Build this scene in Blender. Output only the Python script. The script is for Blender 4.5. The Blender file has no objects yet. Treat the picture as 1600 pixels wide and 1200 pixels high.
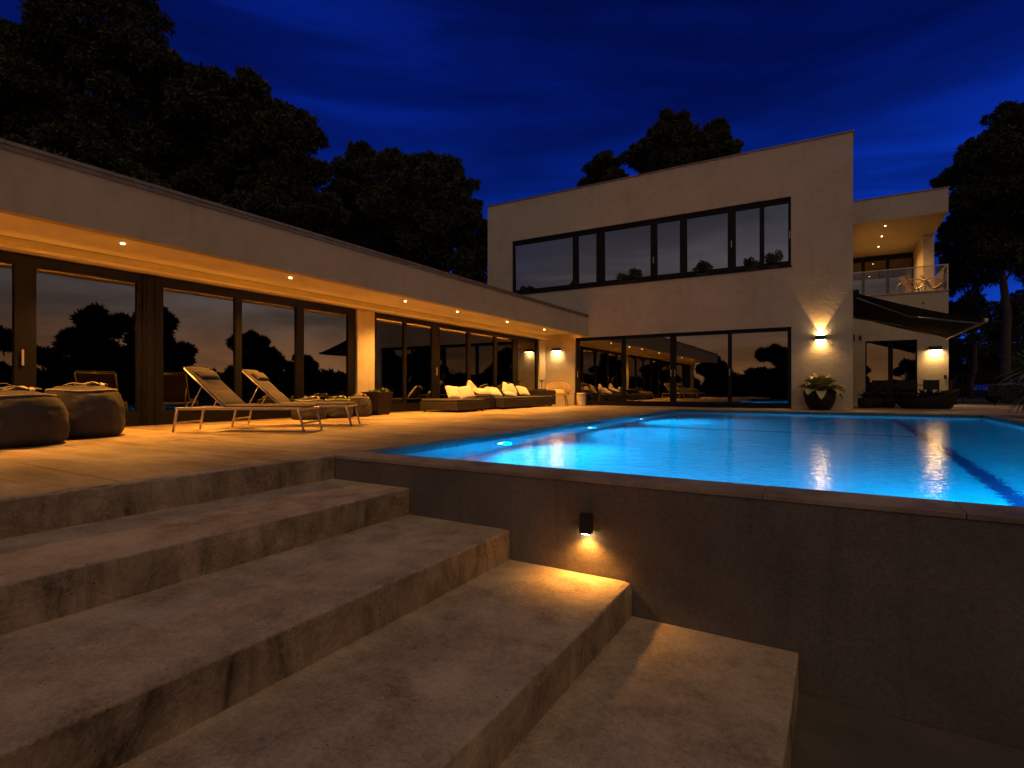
import bpy, math, random
import numpy as np
from mathutils import Vector, Matrix

random.seed(7)
R = math.radians
PI = math.pi
scene = bpy.context.scene
COL = scene.collection

# ------------------------------------------------------------------ camera
CAM_Z = 0.62
cam_data = bpy.data.cameras.new('camera')
cam = bpy.data.objects.new('camera', cam_data)
COL.objects.link(cam)
cam.location = (0, 0, CAM_Z)
cam.rotation_euler = (R(90), 0, R(30.85))
cam_data.sensor_width = 36
cam_data.lens = 842 / 1600 * 36
cam_data.shift_y = 7 / 1600
cam_data.clip_start = 0.05
cam_data.clip_end = 1500
scene.camera = cam

# ------------------------------------------------------------------ view
scene.view_settings.view_transform = 'Standard'
scene.view_settings.look = 'None'
scene.view_settings.exposure = 0.35
scene.view_settings.gamma = 1
scene.view_settings.use_curve_mapping = False
cy = scene.cycles
cy.use_denoising = True
cy.max_bounces = 8
cy.diffuse_bounces = 4
cy.glossy_bounces = 4
cy.transmission_bounces = 6
cy.transparent_max_bounces = 12
cy.sample_clamp_indirect = 10.0
cy.caustics_reflective = False
cy.caustics_refractive = False

# ------------------------------------------------------------------ world: dusk sky
world = bpy.data.worlds.new('World')
scene.world = world
world.use_nodes = True
nt = world.node_tree
nt.nodes.clear()


def N(t, kind, **kw):
    n = t.nodes.new(kind)
    for k, v in kw.items():
        if k == 'ins':
            for a, b in v.items():
                n.inputs[a].default_value = b
        else:
            setattr(n, k, v)
    return n


def ramp(t, stops, interp='LINEAR'):
    n = t.nodes.new('ShaderNodeValToRGB')
    n.color_ramp.interpolation = interp
    e = n.color_ramp.elements
    while len(e) < len(stops):
        e.new(0.5)
    for i, (p, c) in enumerate(stops):
        e[i].position = p
        e[i].color = (c[0], c[1], c[2], 1) if not isinstance(c, float) else (c, c, c, 1)
    return n


def mixc(t, fac, a, b, mode='MIX'):
    n = t.nodes.new('ShaderNodeMix')
    n.data_type = 'RGBA'
    n.blend_type = mode
    for sock, v in ((n.inputs[0], fac), (n.inputs[6], a), (n.inputs[7], b)):
        if hasattr(v, 'links'):
            t.links.new(v, sock)
        else:
            sock.default_value = v if not isinstance(v, tuple) else (v + (1,) if len(v) == 3 else v)
    return n.outputs[2]


def mathn(t, op, a, b=None, clamp=False):
    n = t.nodes.new('ShaderNodeMath')
    n.operation = op
    n.use_clamp = clamp
    for i, v in enumerate((a, b)):
        if v is None:
            continue
        if hasattr(v, 'links'):
            t.links.new(v, n.inputs[i])
        else:
            n.inputs[i].default_value = v
    return n.outputs[0]


tc = N(nt, 'ShaderNodeTexCoord')
sep = N(nt, 'ShaderNodeSeparateXYZ')
nt.links.new(tc.outputs['Generated'], sep.inputs[0])
zpos = mathn(nt, 'MAXIMUM', sep.outputs[2], 0.0)
blue = ramp(nt, [(0.0, (.006, .055, .44)), (0.16, (.003, .032, .34)), (0.30, (.0012, .016, .215)), (0.46, (.0006, .0065, .11)), (1.0, (.0006, .002, .02))])
nt.links.new(zpos, blue.inputs[0])
warm = ramp(nt, [(0.0, (.60, .25, .075)), (0.06, (.36, .165, .075)), (0.12, (.20, .14, .11)), (0.20, (.19, .17, .20)), (0.32, (.085, .088, .14)), (0.6, (.022, .022, .036)), (1.0, (.006, .009, .03))])
nt.links.new(zpos, warm.inputs[0])
# after-glow azimuth: behind the camera and to its right
GLOW_AZ = (0.84, -0.54)
dx = mathn(nt, 'MULTIPLY', sep.outputs[0], GLOW_AZ[0])
dy = mathn(nt, 'MULTIPLY', sep.outputs[1], GLOW_AZ[1])
hl = mathn(nt, 'SQRT', mathn(nt, 'ADD', mathn(nt, 'MULTIPLY', sep.outputs[0], sep.outputs[0]), mathn(nt, 'ADD', mathn(nt, 'MULTIPLY', sep.outputs[1], sep.outputs[1]), 0.0001)))
dot = mathn(nt, 'DIVIDE', mathn(nt, 'ADD', dx, dy), hl)
glow = ramp(nt, [(0.0, 0.0), (0.36, 0.0), (0.60, 1.0), (1.0, 1.0)], 'EASE')
nt.links.new(mathn(nt, 'ADD', mathn(nt, 'MULTIPLY', dot, 0.5), 0.5), glow.inputs[0])
base_sky = mixc(nt, glow.outputs[0], blue.outputs[0], warm.outputs[0])
# thin streaky clouds
mp = N(nt, 'ShaderNodeMapping')
mp.inputs['Scale'].default_value = (1.0, 1.3, 5.5)
mp.inputs['Rotation'].default_value = (R(8), R(-12), R(20))
nt.links.new(tc.outputs['Generated'], mp.inputs[0])
cn = N(nt, 'ShaderNodeTexNoise', ins={'Scale': 1.7, 'Detail': 5.0, 'Roughness': 0.55, 'Distortion': 0.5})
nt.links.new(mp.outputs[0], cn.inputs['Vector'])
cr = ramp(nt, [(0.34, 0.62), (0.5, 1.0), (0.66, 1.9)])
nt.links.new(cn.outputs[0], cr.inputs[0])
sky_col = mixc(nt, 1.0, base_sky, cr.outputs[0], 'MULTIPLY')
bg = N(nt, 'ShaderNodeBackground', ins={'Strength': 0.82})
nt.links.new(sky_col, bg.inputs[0])
wo = N(nt, 'ShaderNodeOutputWorld')
nt.links.new(bg.outputs[0], wo.inputs[0])

# faint after-glow as a very soft sun from the bright side of the sky
sd = bpy.data.lights.new('afterglow', 'SUN')
sd.energy = 0.42
sd.color = (1.0, .68, .36)
sd.angle = R(70)
so = bpy.data.objects.new('afterglow', sd)
so.rotation_euler = Vector((0.64, -0.77, 1.35)).to_track_quat('Z', 'Y').to_euler()
COL.objects.link(so)


# ================================================================== helpers
class MB:
    """collects primitives, links them as one mesh object"""

    def __init__(s):
        s.v = []
        s.f = []

    def add(s, vs, fs, M=None):
        o = len(s.v)
        if M is not None:
            vs = [tuple(M @ Vector(p)) for p in vs]
        s.v += [tuple(p) for p in vs]
        s.f += [tuple(i + o for i in f) for f in fs]
        return s

    def box(s, x0, x1, y0, y1, z0, z1, M=None):
        vs = [(x0, y0, z0), (x1, y0, z0), (x1, y1, z0), (x0, y1, z0), (x0, y0, z1), (x1, y0, z1), (x1, y1, z1), (x0, y1, z1)]
        return s.add(vs, [(0, 3, 2, 1), (4, 5, 6, 7), (0, 1, 5, 4), (1, 2, 6, 5), (2, 3, 7, 6), (3, 0, 4, 7)], M)

    def tube(s, pts, r, n=8, M=None, r2=None, flat=1.0, closed=False):
        pts = [Vector(p) for p in pts]
        rs = [r] * len(pts) if r2 is None else [r + (r2 - r) * i / (len(pts) - 1) for i in range(len(pts))]
        vs = []
        k = len(pts)
        up = None
        for i, p in enumerate(pts):
            if closed:
                t = pts[(i + 1) % k] - pts[i - 1]
            else:
                t = pts[min(i + 1, k - 1)] - pts[max(i - 1, 0)]
            t.normalize()
            if up is None:
                up = Vector((0, 0, 1)) if abs(t.z) < .9 else Vector((1, 0, 0))
            a = t.cross(up)
            if a.length < 1e-4:
                a = t.cross(Vector((1, 0, 0)))
            a.normalize()
            b = a.cross(t).normalized()
            up = b
            for j in range(n):
                q = 2 * PI * j / n
                vs.append(p + a * (math.cos(q) * rs[i]) + b * (math.sin(q) * rs[i] * flat))
        fs = []
        for i in range(k if closed else k - 1):
            for j in range(n):
                a0 = i * n + j
                a1 = i * n + (j + 1) % n
                b0 = ((i + 1) % k) * n + j
                b1 = ((i + 1) % k) * n + (j + 1) % n
                fs.append((a0, a1, b1, b0))
        if not closed:
            fs.append(tuple(range(n - 1, -1, -1)))
            fs.append(tuple((k - 1) * n + j for j in range(n)))
        return s.add(vs, fs, M)

    def lathe(s, prof, n=24, M=None, fn=None, caps=True):
        vs = []
        for i, (r, z) in enumerate(prof):
            for j in range(n):
                q = 2 * PI * j / n
                rr = r
                zz = z
                if fn:
                    rr, zz = fn(r, z, q)
                vs.append((rr * math.cos(q), rr * math.sin(q), zz))
        fs = []
        for i in range(len(prof) - 1):
            for j in range(n):
                fs.append((i * n + j, i * n + (j + 1) % n, (i + 1) * n + (j + 1) % n, (i + 1) * n + j))
        if caps:
            fs.append(tuple(range(n - 1, -1, -1)))
            fs.append(tuple((len(prof) - 1) * n + j for j in range(n)))
        return s.add(vs, fs, M)

    def build(s, name, mat, parent=None, smooth=False, bevel=0, seg=2, auto=True):
        me = bpy.data.meshes.new(name)
        me.from_pydata(s.v, [], s.f)
        me.materials.append(mat)
        if smooth:
            for p in me.polygons:
                p.use_smooth = True
        me.update()
        o = bpy.data.objects.new(name, me)
        COL.objects.link(o)
        if parent is not None:
            o.parent = parent
        if bevel:
            b = o.modifiers.new('bevel', 'BEVEL')
            b.width = bevel
            b.segments = seg
            b.limit_method = 'ANGLE'
            b.angle_limit = R(40)
        return o


def tag(o, label=None, cat=None, group=None, kind=None):
    if label:
        o['label'] = label
    if cat:
        o['category'] = cat
    if group:
        o['group'] = group
    if kind:
        o['kind'] = kind
    return o


def thing(name, label, cat, loc=(0, 0, 0), rz=0, group=None):
    o = bpy.data.objects.new(name, None)
    o.empty_display_size = 0.2
    COL.objects.link(o)
    o.location = loc
    o.rotation_euler = (0, 0, rz)
    return tag(o, label, cat, group)


def copy_tree(o, parent=None):
    c = o.copy()
    COL.objects.link(c)
    if parent is not None:
        c.parent = parent
    for ch in list(o.children):
        copy_tree(ch, c)
    return c


# ================================================================== materials
def material(name, col=(.5, .5, .5), rough=.6, metal=0, spec=.5):
    m = bpy.data.materials.new(name)
    m.use_nodes = True
    t = m.node_tree
    b = t.nodes['Principled BSDF']
    b.inputs['Base Color'].default_value = (*col, 1)
    b.inputs['Roughness'].default_value = rough
    b.inputs['Metallic'].default_value = metal
    b.inputs['Specular IOR Level'].default_value = spec
    return m, t, b


def obj_coord(t, scale=(1, 1, 1), world_space=True):
    mpn = t.nodes.new('ShaderNodeMapping')
    mpn.inputs['Scale'].default_value = scale
    if world_space:
        g = t.nodes.new('ShaderNodeNewGeometry')
        t.links.new(g.outputs['Position'], mpn.inputs[0])
    else:
        g = t.nodes.new('ShaderNodeTexCoord')
        t.links.new(g.outputs['Object'], mpn.inputs[0])
    return mpn.outputs[0]


def noise(t, vec, scale, detail=5, rough=.55, dist=0.0):
    n = N(t, 'ShaderNodeTexNoise', ins={'Scale': scale, 'Detail': float(detail), 'Roughness': rough, 'Distortion': dist})
    t.links.new(vec, n.inputs['Vector'])
    return n.outputs[0]


def bump(t, b, h, strength=.3, dist=.01, prev=None):
    n = N(t, 'ShaderNodeBump', ins={'Strength': strength, 'Distance': dist})
    t.links.new(h, n.inputs['Height'])
    if prev is not None:
        t.links.new(prev, n.inputs['Normal'])
    t.links.new(n.outputs[0], b.inputs['Normal'])
    return n.outputs[0]


def simple(name, c1, c2=None, rough=.6, scale=6, bs=.15, bd=.005, metal=0, spec=.5, vs=(1, 1, 1), local=True):
    m, t, b = material(name, c1, rough, metal, spec)
    v = obj_coord(t, vs, world_space=not local)
    nz = noise(t, v, scale, 6)
    c2 = c2 or tuple(x * .7 for x in c1)
    r = ramp(t, [(.3, c2), (.7, c1)])
    t.links.new(nz, r.inputs[0])
    t.links.new(r.outputs[0], b.inputs['Base Color'])
    nz2 = noise(t, v, scale * 9, 4)
    bump(t, b, nz2, bs, bd)
    return m


def plaster_mat():
    m, t, b = material('white_plaster', (.62, .6, .56), .85, spec=.2)
    v = obj_coord(t)
    big = noise(t, v, .55, 6, .6, .4)
    mid = noise(t, v, 4.0, 6, .6)
    mixv = mathn(t, 'ADD', mathn(t, 'MULTIPLY', big, .65), mathn(t, 'MULTIPLY', mid, .35))
    r = ramp(t, [(.32, (.36, .32, .25)), (.5, (.43, .385, .31)), (.68, (.48, .435, .36))])
    t.links.new(mixv, r.inputs[0])
    # rain streaks, thin vertical
    vv = obj_coord(t, (7, 7, .35))
    st = noise(t, vv, 1.2, 5, .6)
    sr = ramp(t, [(.30, .92), (.45, 1.0)])
    t.links.new(st, sr.inputs[0])
    c = mixc(t, 1.0, r.outputs[0], sr.outputs[0], 'MULTIPLY')
    t.links.new(c, b.inputs['Base Color'])
    # trowelled render: curling strokes
    tw = noise(t, v, 3.2, 3, .5, 3.2)
    fine = noise(t, v, 60, 4, .6)
    bn = bump(t, b, tw, .4, .016)
    bump(t, b, fine, .30, .003, bn)
    return m


def soffit_mat():
    m, t, b = material('soffit_paint', (.66, .62, .56), .8, spec=.2)
    v = obj_coord(t)
    big = noise(t, v, 1.1, 5, .55)
    r = ramp(t, [(.3, (.70, .66, .58)), (.7, (.80, .76, .68))])
    t.links.new(big, r.inputs[0])
    t.links.new(r.outputs[0], b.inputs['Base Color'])
    bump(t, b, noise(t, v, 45, 3), .15, .002)
    return m


def deck_mat():
    m, t, b = material('deck_stone', (.4, .33, .25), .5, spec=.4)
    v = obj_coord(t, (.30, 2.0, 1))
    g = noise(t, v, 1.5, 9, .68, 1.2)
    v2 = obj_coord(t)
    big = noise(t, v2, .8, 5, .6)
    mixv = mathn(t, 'ADD', mathn(t, 'MULTIPLY', g, .6), mathn(t, 'MULTIPLY', big, .4))
    r = ramp(t, [(.36, (.085, .055, .03)), (.46, (.25, .175, .095)), (.54, (.42, .30, .17)), (.66, (.56, .43, .27))])
    t.links.new(mixv, r.inputs[0])
    t.links.new(r.outputs[0], b.inputs['Base Color'])
    rr = ramp(t, [(.3, .42), (.7, .7)])
    t.links.new(g, rr.inputs[0])
    t.links.new(rr.outputs[0], b.inputs['Roughness'])
    bn = bump(t, b, g, .35, .008)
    bump(t, b, noise(t, v2, 70, 4), .25, .002, bn)
    return m


def step_mat(riser=False):
    m, t, b = material('worn_concrete', (.3, .25, .2), .8, spec=.25)
    v = obj_coord(t)
    big = noise(t, v, 1.0, 7, .65, .7)
    mid = noise(t, v, 4.5, 6, .6, .3)
    g1 = noise(t, v, 38, 6, .75)
    g2 = noise(t, v, 130, 3, .7)
    gr = mathn(t, 'ADD', mathn(t, 'MULTIPLY', g1, .6), mathn(t, 'MULTIPLY', g2, .4))
    a = mathn(t, 'ADD', mathn(t, 'ADD', mathn(t, 'MULTIPLY', big, .34), mathn(t, 'MULTIPLY', mid, .26)), mathn(t, 'MULTIPLY', gr, .40))
    r = ramp(t, [(.38, (.14, .10, .068)), (.45, (.33, .245, .165)), (.52, (.47, .36, .25)), (.62, (.62, .50, .36))])
    t.links.new(a, r.inputs[0])
    col = r.outputs[0]
    # pale aggregate speckle and dark pits
    vo = N(t, 'ShaderNodeTexVoronoi', ins={'Scale': 42.0, 'Randomness': 1.0})
    t.links.new(v, vo.inputs['Vector'])
    sp = ramp(t, [(.0, 1.0), (.13, 1.0), (.20, 0.0)])
    t.links.new(vo.outputs['Distance'], sp.inputs[0])
    msk = noise(t, v, 8, 3)
    mr = ramp(t, [(.5, 0.0), (.62, .8)])
    t.links.new(msk, mr.inputs[0])
    f = mathn(t, 'MULTIPLY', sp.outputs[0], mr.outputs[0])
    col = mixc(t, f, col, (.68, .58, .44))
    vo2 = N(t, 'ShaderNodeTexVoronoi', ins={'Scale': 27.0, 'Randomness': 1.0})
    t.links.new(v, vo2.inputs['Vector'])
    sp2 = ramp(t, [(.0, 1.0), (.09, 1.0), (.14, 0.0)])
    t.links.new(vo2.outputs['Distance'], sp2.inputs[0])
    mr2 = ramp(t, [(.38, .8), (.5, 0.0)])
    t.links.new(msk, mr2.inputs[0])
    f2 = mathn(t, 'MULTIPLY', sp2.outputs[0], mr2.outputs[0])
    col = mixc(t, f2, col, (.05, .042, .035))
    # drips and mould stains on vertical faces only
    g = N(t, 'ShaderNodeNewGeometry')
    sx = N(t, 'ShaderNodeSeparateXYZ')
    t.links.new(g.outputs['Normal'], sx.inputs[0])
    vert = mathn(t, 'SUBTRACT', 1.0, mathn(t, 'ABSOLUTE', sx.outputs[2]), True)
    vd = obj_coord(t, (1, 3.2, 1.1))
    dn = noise(t, vd, 1.3, 6, .65, .8)
    dr = ramp(t, [(.32, (.22, .20, .17)), (.40, (.56, .52, .46)), (.50, (.78, .72, .64)), (.66, (1.05, .97, .86))])
    t.links.new(dn, dr.inputs[0])
    vcol = mixc(t, 1.0, col, dr.outputs[0], 'MULTIPLY')
    col = mixc(t, vert, col, vcol)
    # hairline cracks
    vc = N(t, 'ShaderNodeTexVoronoi', feature='DISTANCE_TO_EDGE', ins={'Scale': 1.1, 'Randomness': 1.0})
    wv = N(t, 'ShaderNodeVectorMath', operation='ADD')
    nv = N(t, 'ShaderNodeTexNoise', ins={'Scale': 3.0, 'Detail': 5.0})
    t.links.new(v, nv.inputs['Vector'])
    t.links.new(v, wv.inputs[0])
    sc = N(t, 'ShaderNodeVectorMath', operation='SCALE')
    sc.inputs['Scale'].default_value = .45
    t.links.new(nv.outputs[1], sc.inputs[0])
    t.links.new(sc.outputs[0], wv.inputs[1])
    t.links.new(wv.outputs[0], vc.inputs['Vector'])
    ck = ramp(t, [(.0, 1.0), (.004, .8), (.010, 0.0)])
    t.links.new(vc.outputs['Distance'], ck.inputs[0])
    ckm = mathn(t, 'MULTIPLY', ck.outputs[0], mathn(t, 'MULTIPLY', vert, .22))
    col = mixc(t, ckm, col, (.03, .025, .02))
    t.links.new(col, b.inputs['Base Color'])
    curl = noise(t, v, 11, 4, .6, 2.6)
    bn = bump(t, b, curl, .55, .012)
    bn = bump(t, b, noise(t, v, 75, 5, .7), .6, .004, bn)
    inv = mathn(t, 'MULTIPLY', f2, -1.0)
    bump(t, b, inv, .5, .01, bn)
    return m


def poolwall_mat():
    m, t, b = material('brown_render', (.16, .125, .10), .85, spec=.2)
    v = obj_coord(t)
    n1 = noise(t, v, .9, 6, .6, .3)
    r = ramp(t, [(.3, (.105, .085, .072)), (.5, (.145, .118, .10)), (.7, (.18, .15, .127))])
    t.links.new(n1, r.inputs[0])
    vd = obj_coord(t, (5.5, 1, .45))
    dn = noise(t, vd, 1.6, 6, .65, .5)
    dr = ramp(t, [(.32, .86), (.46, 1.0), (.62, 1.0), (.74, 1.08)])
    t.links.new(dn, dr.inputs[0])
    fg = noise(t, v, 55, 5, .75)
    fr_ = ramp(t, [(.35, .82), (.65, 1.18)])
    t.links.new(fg, fr_.inputs[0])
    c = mixc(t, 1.0, mixc(t, 1.0, r.outputs[0], dr.outputs[0], 'MULTIPLY'), fr_.outputs[0], 'MULTIPLY')
    t.links.new(c, b.inputs['Base Color'])
    bn = bump(t, b, noise(t, v, 6.5, 4, .6, 2.0), .5, .010)
    bump(t, b, noise(t, v, 90, 4), .45, .003, bn)
    return m


def coping_mat():
    m, t, b = material('coping_stone', (.3, .22, .15), .6, spec=.35)
    v = obj_coord(t)
    n1 = noise(t, v, 2.2, 7, .65, .5)
    r = ramp(t, [(.32, (.15, .105, .075)), (.5, (.27, .20, .14)), (.68, (.38, .29, .21))])
    t.links.new(n1, r.inputs[0])
    t.links.new(r.outputs[0], b.inputs['Base Color'])
    bump(t, b, noise(t, v, 60, 5), .4, .004)
    return m


def glass_mat(name, tint=.10, ior=2.6, rough=0.0):
    """solar-control glass: a clear tinted sheet with a strong mirror reflection"""
    m = bpy.data.materials.new(name)
    m.use_nodes = True
    t = m.node_tree
    t.nodes.clear()
    out = N(t, 'ShaderNodeOutputMaterial')
    tr = N(t, 'ShaderNodeBsdfTransparent')
    tr.inputs[0].default_value = (tint, tint * .97, tint * .92, 1)
    gl = N(t, 'ShaderNodeBsdfGlossy')
    gl.inputs['Roughness'].default_value = rough
    gl.inputs['Color'].default_value = (.95, .95, .95, 1)
    fr = N(t, 'ShaderNodeFresnel')
    fr.inputs['IOR'].default_value = ior
    # slight waviness of real panes
    v = obj_coord(t)
    bn = N(t, 'ShaderNodeBump', ins={'Strength': .25, 'Distance': .004})
    t.links.new(noise(t, v, .9, 2), bn.inputs['Height'])
    t.links.new(bn.outputs[0], gl.inputs['Normal'])
    mx = N(t, 'ShaderNodeMixShader')
    t.links.new(fr.outputs[0], mx.inputs[0])
    t.links.new(tr.outputs[0], mx.inputs[1])
    t.links.new(gl.outputs[0], mx.inputs[2])
    t.links.new(mx.outputs[0], out.inputs[0])
    return m


def water_mat():
    m, t, b = material('pool_water', (1, 1, 1), .015)
    b.inputs['Base Color'].default_value = (.93, .98, 1, 1)
    b.inputs['Transmission Weight'].default_value = 1
    b.inputs['IOR'].default_value = 1.33
    v = obj_coord(t, (1, 1, 1))
    n1 = noise(t, v, 1.3, 2, .5, .3)
    n2 = noise(t, v, 5.5, 3, .55, .5)
    n3 = noise(t, v, 17, 2, .5)
    h = mathn(t, 'ADD', mathn(t, 'MULTIPLY', n1, .38), mathn(t, 'ADD', mathn(t, 'MULTIPLY', n2, .37), mathn(t, 'MULTIPLY', n3, .25)))
    bump(t, b, h, .6, .022)
    return m


def pool_tile_mat(name, c1, c2, scale=1.0):
    m, t, b = material(name, c1, .35, spec=.4)
    v = obj_coord(t)
    n1 = noise(t, v, 14, 3, .6)
    n0 = noise(t, v, .7, 4, .5)
    f = mathn(t, 'ADD', mathn(t, 'MULTIPLY', n1, .5), mathn(t, 'MULTIPLY', n0, .5))
    r = ramp(t, [(.35, c2), (.65, c1)])
    t.links.new(f, r.inputs[0])
    br = N(t, 'ShaderNodeTexBrick', ins={'Scale': 1.0, 'Mortar Size': .006, 'Brick Width': .10, 'Row Height': .10, 'Color1': (1, 1, 1, 1), 'Color2': (.93, .96, .98, 1), 'Mortar': (.80, .84, .86, 1)})
    br.offset = 0
    t.links.new(v, br.inputs['Vector'])
    c = mixc(t, 1.0, r.outputs[0], br.outputs[0], 'MULTIPLY')
    t.links.new(c, b.inputs['Base Color'])
    return m


def emit_mat(name, col, strength):
    m = bpy.data.materials.new(name)
    m.use_nodes = True
    t = m.node_tree
    t.nodes.clear()
    out = N(t, 'ShaderNodeOutputMaterial')
    e = N(t, 'ShaderNodeEmission', ins={'Strength': strength})
    e.inputs[0].default_value = (*col, 1)
    t.links.new(e.outputs[0], out.inputs[0])
    return m


def leaf_mat(name, c1, c2, scale=1.2):
    m, t, b = material(name, c1, .6, spec=.3)
    v = obj_coord(t, world_space=False)
    n1 = noise(t, v, scale, 4, .7)
    r = ramp(t, [(.3, c2), (.7, c1)])
    t.links.new(n1, r.inputs[0])
    t.links.new(r.outputs[0], b.inputs['Base Color'])
    return m


M = dict(
    plaster=plaster_mat(), soffit=soffit_mat(), deck=deck_mat(), steps=step_mat(), poolwall=poolwall_mat(), coping=coping_mat(),
    glass=glass_mat('window_glass', .08, 2.65), clear=glass_mat('balustrade_glass', .86, 1.5), water=water_mat(),
    tile=pool_tile_mat('pool_tile', (.50, .76, .86), (.40, .68, .80)), lane=pool_tile_mat('lane_tile', (.04, .11, .30), (.03, .08, .24)),
    band=pool_tile_mat('waterline_tile', (.05, .17, .20), (.03, .11, .15)),
    frame=simple('bronze_frame', (.0055, .0045, .004), (.0035, .003, .0025), .6, 8, .05, .001, spec=.12),
    frame_dark=simple('dark_frame', (.012, .011, .010), (.008, .0075, .007), .6, 8, .05, .001, spec=.12),
    metal_cap=simple('roof_cap_metal', (.28, .22, .17), (.17, .13, .10), .45, 4, .1, .002, metal=.4, local=False),
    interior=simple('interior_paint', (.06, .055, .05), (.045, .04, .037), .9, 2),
    black=simple('black_metal', (.02, .02, .02), (.013, .013, .013), .45, 12, .08, .001, metal=.3),
    alu=simple('champagne_metal', (.50, .42, .33), (.40, .33, .26), .35, 12, .05, .001, metal=.6),
    sling=simple('taupe_padding', (.068, .052, .040), (.05, .038, .03), .9, 9, .5, .004),
    bean=simple('bean_bag_cloth', (.046, .040, .034), (.032, .028, .024), .92, 2.2, .6, .012),
    piping=simple('cream_webbing', (.42, .34, .24), (.3, .24, .17), .8, 20, .4, .003),
    lime=simple('lime_webbing', (.30, .36, .05), (.2, .25, .04), .8, 20, .4, .003),
    white=simple('white_label', (.7, .7, .68), (.6, .6, .58), .7, 30),
    wicker=simple('dark_wicker', (.026, .020, .016), (.012, .010, .008), .7, 60, .8, .006),
    cream=simple('cream_cushion', (.55, .50, .45), (.46, .41, .36), .9, 6, .5, .006),
    seatpad=simple('charcoal_seat_pad', (.045, .038, .032), (.03, .025, .022), .9, 6, .4, .004),
    wood=simple('teak', (.16, .09, .045), (.09, .05, .025), .6, 5, .3, .003, vs=(1, 1, .2)),
    rope=simple('tan_rope', (.42, .28, .13), (.3, .19, .08), .8, 25, .5, .004),
    ceramic=simple('white_ceramic', (.55, .5, .43), (.45, .40, .34), .5, 6, .1, .002),
    pot=simple('anthracite_pot', (.035, .027, .020), (.02, .016, .013), .8, 6, .4, .004, spec=.1),
    soil=simple('soil', (.03, .022, .015), (.015, .011, .008), 1, 30, .8, .02),
    awning=simple('awning_cloth', (.05, .036, .024), (.033, .024, .016), .95, 2.0, .3, .003, spec=.03, vs=(.3, 14, 1)),
    lawn=simple('lawn_grass', (.035, .05, .018), (.018, .026, .01), .95, 3, .9, .04, local=False),
    path=simple('path_concrete', (.12, .10, .08), (.07, .06, .05), .9, 3, .6, .006, local=False),
    bark=simple('bark', (.075, .055, .04), (.03, .022, .016), .95, 6, 1.0, .03, vs=(1, 1, .3)),
    pine=leaf_mat('pine_needles', (.050, .062, .022), (.020, .028, .010)),
    pine_dark=leaf_mat('dark_needles', (.055, .058, .022), (.018, .024, .010)),
    agave=simple('agave_leaf', (.52, .47, .20), (.34, .34, .12), .5, 4, .1, .003),
    succulent=simple('succulent_leaf', (.16, .22, .07), (.09, .13, .04), .5, 5, .1, .003),
    fern=simple('dark_leaf', (.05, .075, .028), (.025, .04, .014), .6, 5, .1, .003),
    red=simple('red_leaf', (.22, .03, .02), (.12, .018, .012), .6, 5, .1, .003),
    car=simple('car_paint', (.03, .04, .055), (.025, .033, .046), .25, 2, .0, .001, metal=.3),
    tyre=simple('tyre_rubber', (.015, .015, .015), (.01, .01, .01), .9, 20),
    warm_lens=emit_mat('warm_lens', (1.0, .66, .26), 90), down_lens=emit_mat('downlight_lens', (1.0, .62, .22), 40),
    blue_lens=emit_mat('pool_lens', (.30, .78, 1.0), 12), led=emit_mat('led_strip', (1.0, .34, .03), 2.5), led2=emit_mat('lip_strip', (1.0, .34, .03), 170),  # the two strip glows are added fill for the soffit
)

ORANGE = (1.0, .40, .055)
AMBER = (1.0, .49, .13)


def lamp(kind, loc, energy, col, parent=None, aim=None, size=.03, angle=None, blend=.5, name='lamp_light'):
    d = bpy.data.lights.new(name, kind)
    d.energy = energy
    d.color = col
    if kind == 'SPOT':
        d.spot_size = R(angle)
        d.spot_blend = blend
        d.shadow_soft_size = size
    elif kind == 'POINT':
        d.shadow_soft_size = size
    o = bpy.data.objects.new(name, d)
    COL.objects.link(o)
    o.location = loc
    if aim is not None:
        o.rotation_euler = Vector(aim).normalized().to_track_quat('-Z', 'Y').to_euler()
    if parent is not None:
        o.parent = parent
    return o


# ================================================================== walls with openings
def holed(o, axis, p0, p1, a0, a1, z0, z1, holes):
    """a wall in the plane axis=p0..p1 running a0..a1, z0..z1, with rectangular holes (a,b,z,Z)"""
    As = sorted({a0, a1} | {h[0] for h in holes} | {h[1] for h in holes})
    Zs = sorted({z0, z1} | {h[2] for h in holes} | {h[3] for h in holes})
    As = [a for a in As if a0 <= a <= a1]
    Zs = [z for z in Zs if z0 <= z <= z1]

    def solid(i, j):
        if not (0 <= i < len(As) - 1 and 0 <= j < len(Zs) - 1):
            return False
        a = (As[i] + As[i + 1]) / 2
        z = (Zs[j] + Zs[j + 1]) / 2
        return not any(h[0] < a < h[1] and h[2] < z < h[3] for h in holes)

    def P(p, a, z):
        return (a, p, z) if axis == 'y' else (p, a, z)

    for i in range(len(As) - 1):
        for j in range(len(Zs) - 1):
            if not solid(i, j):
                continue
            a, A, z, Z = As[i], As[i + 1], Zs[j], Zs[j + 1]
            for p in (p0, p1):
                o.add([P(p, a, z), P(p, A, z), P(p, A, Z), P(p, a, Z)], [(0, 1, 2, 3)])
            for di, dj, q in ((-1, 0, ((a, z), (a, Z))), (1, 0, ((A, z), (A, Z))), (0, -1, ((a, z), (A, z))), (0, 1, ((a, Z), (A, Z)))):
                if not solid(i + di, j + dj):
                    (u0, v0), (u1, v1) = q
                    o.add([P(p0, u0, v0), P(p0, u1, v1), P(p1, u1, v1), P(p1, u0, v0)], [(0, 1, 2, 3)])
    return o


# ================================================================== terrain
XW, YF, YR = -9.6, 18.6, 26.5       # wing glass line, main facade, set-back facade


def sheet(name, x0, x1, y0, y1, z, mat, thick=.3, n=1):
    o = MB().box(x0, x1, y0, y1, z - thick, z).build(name, mat)
    return tag(o, kind='structure')


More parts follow.
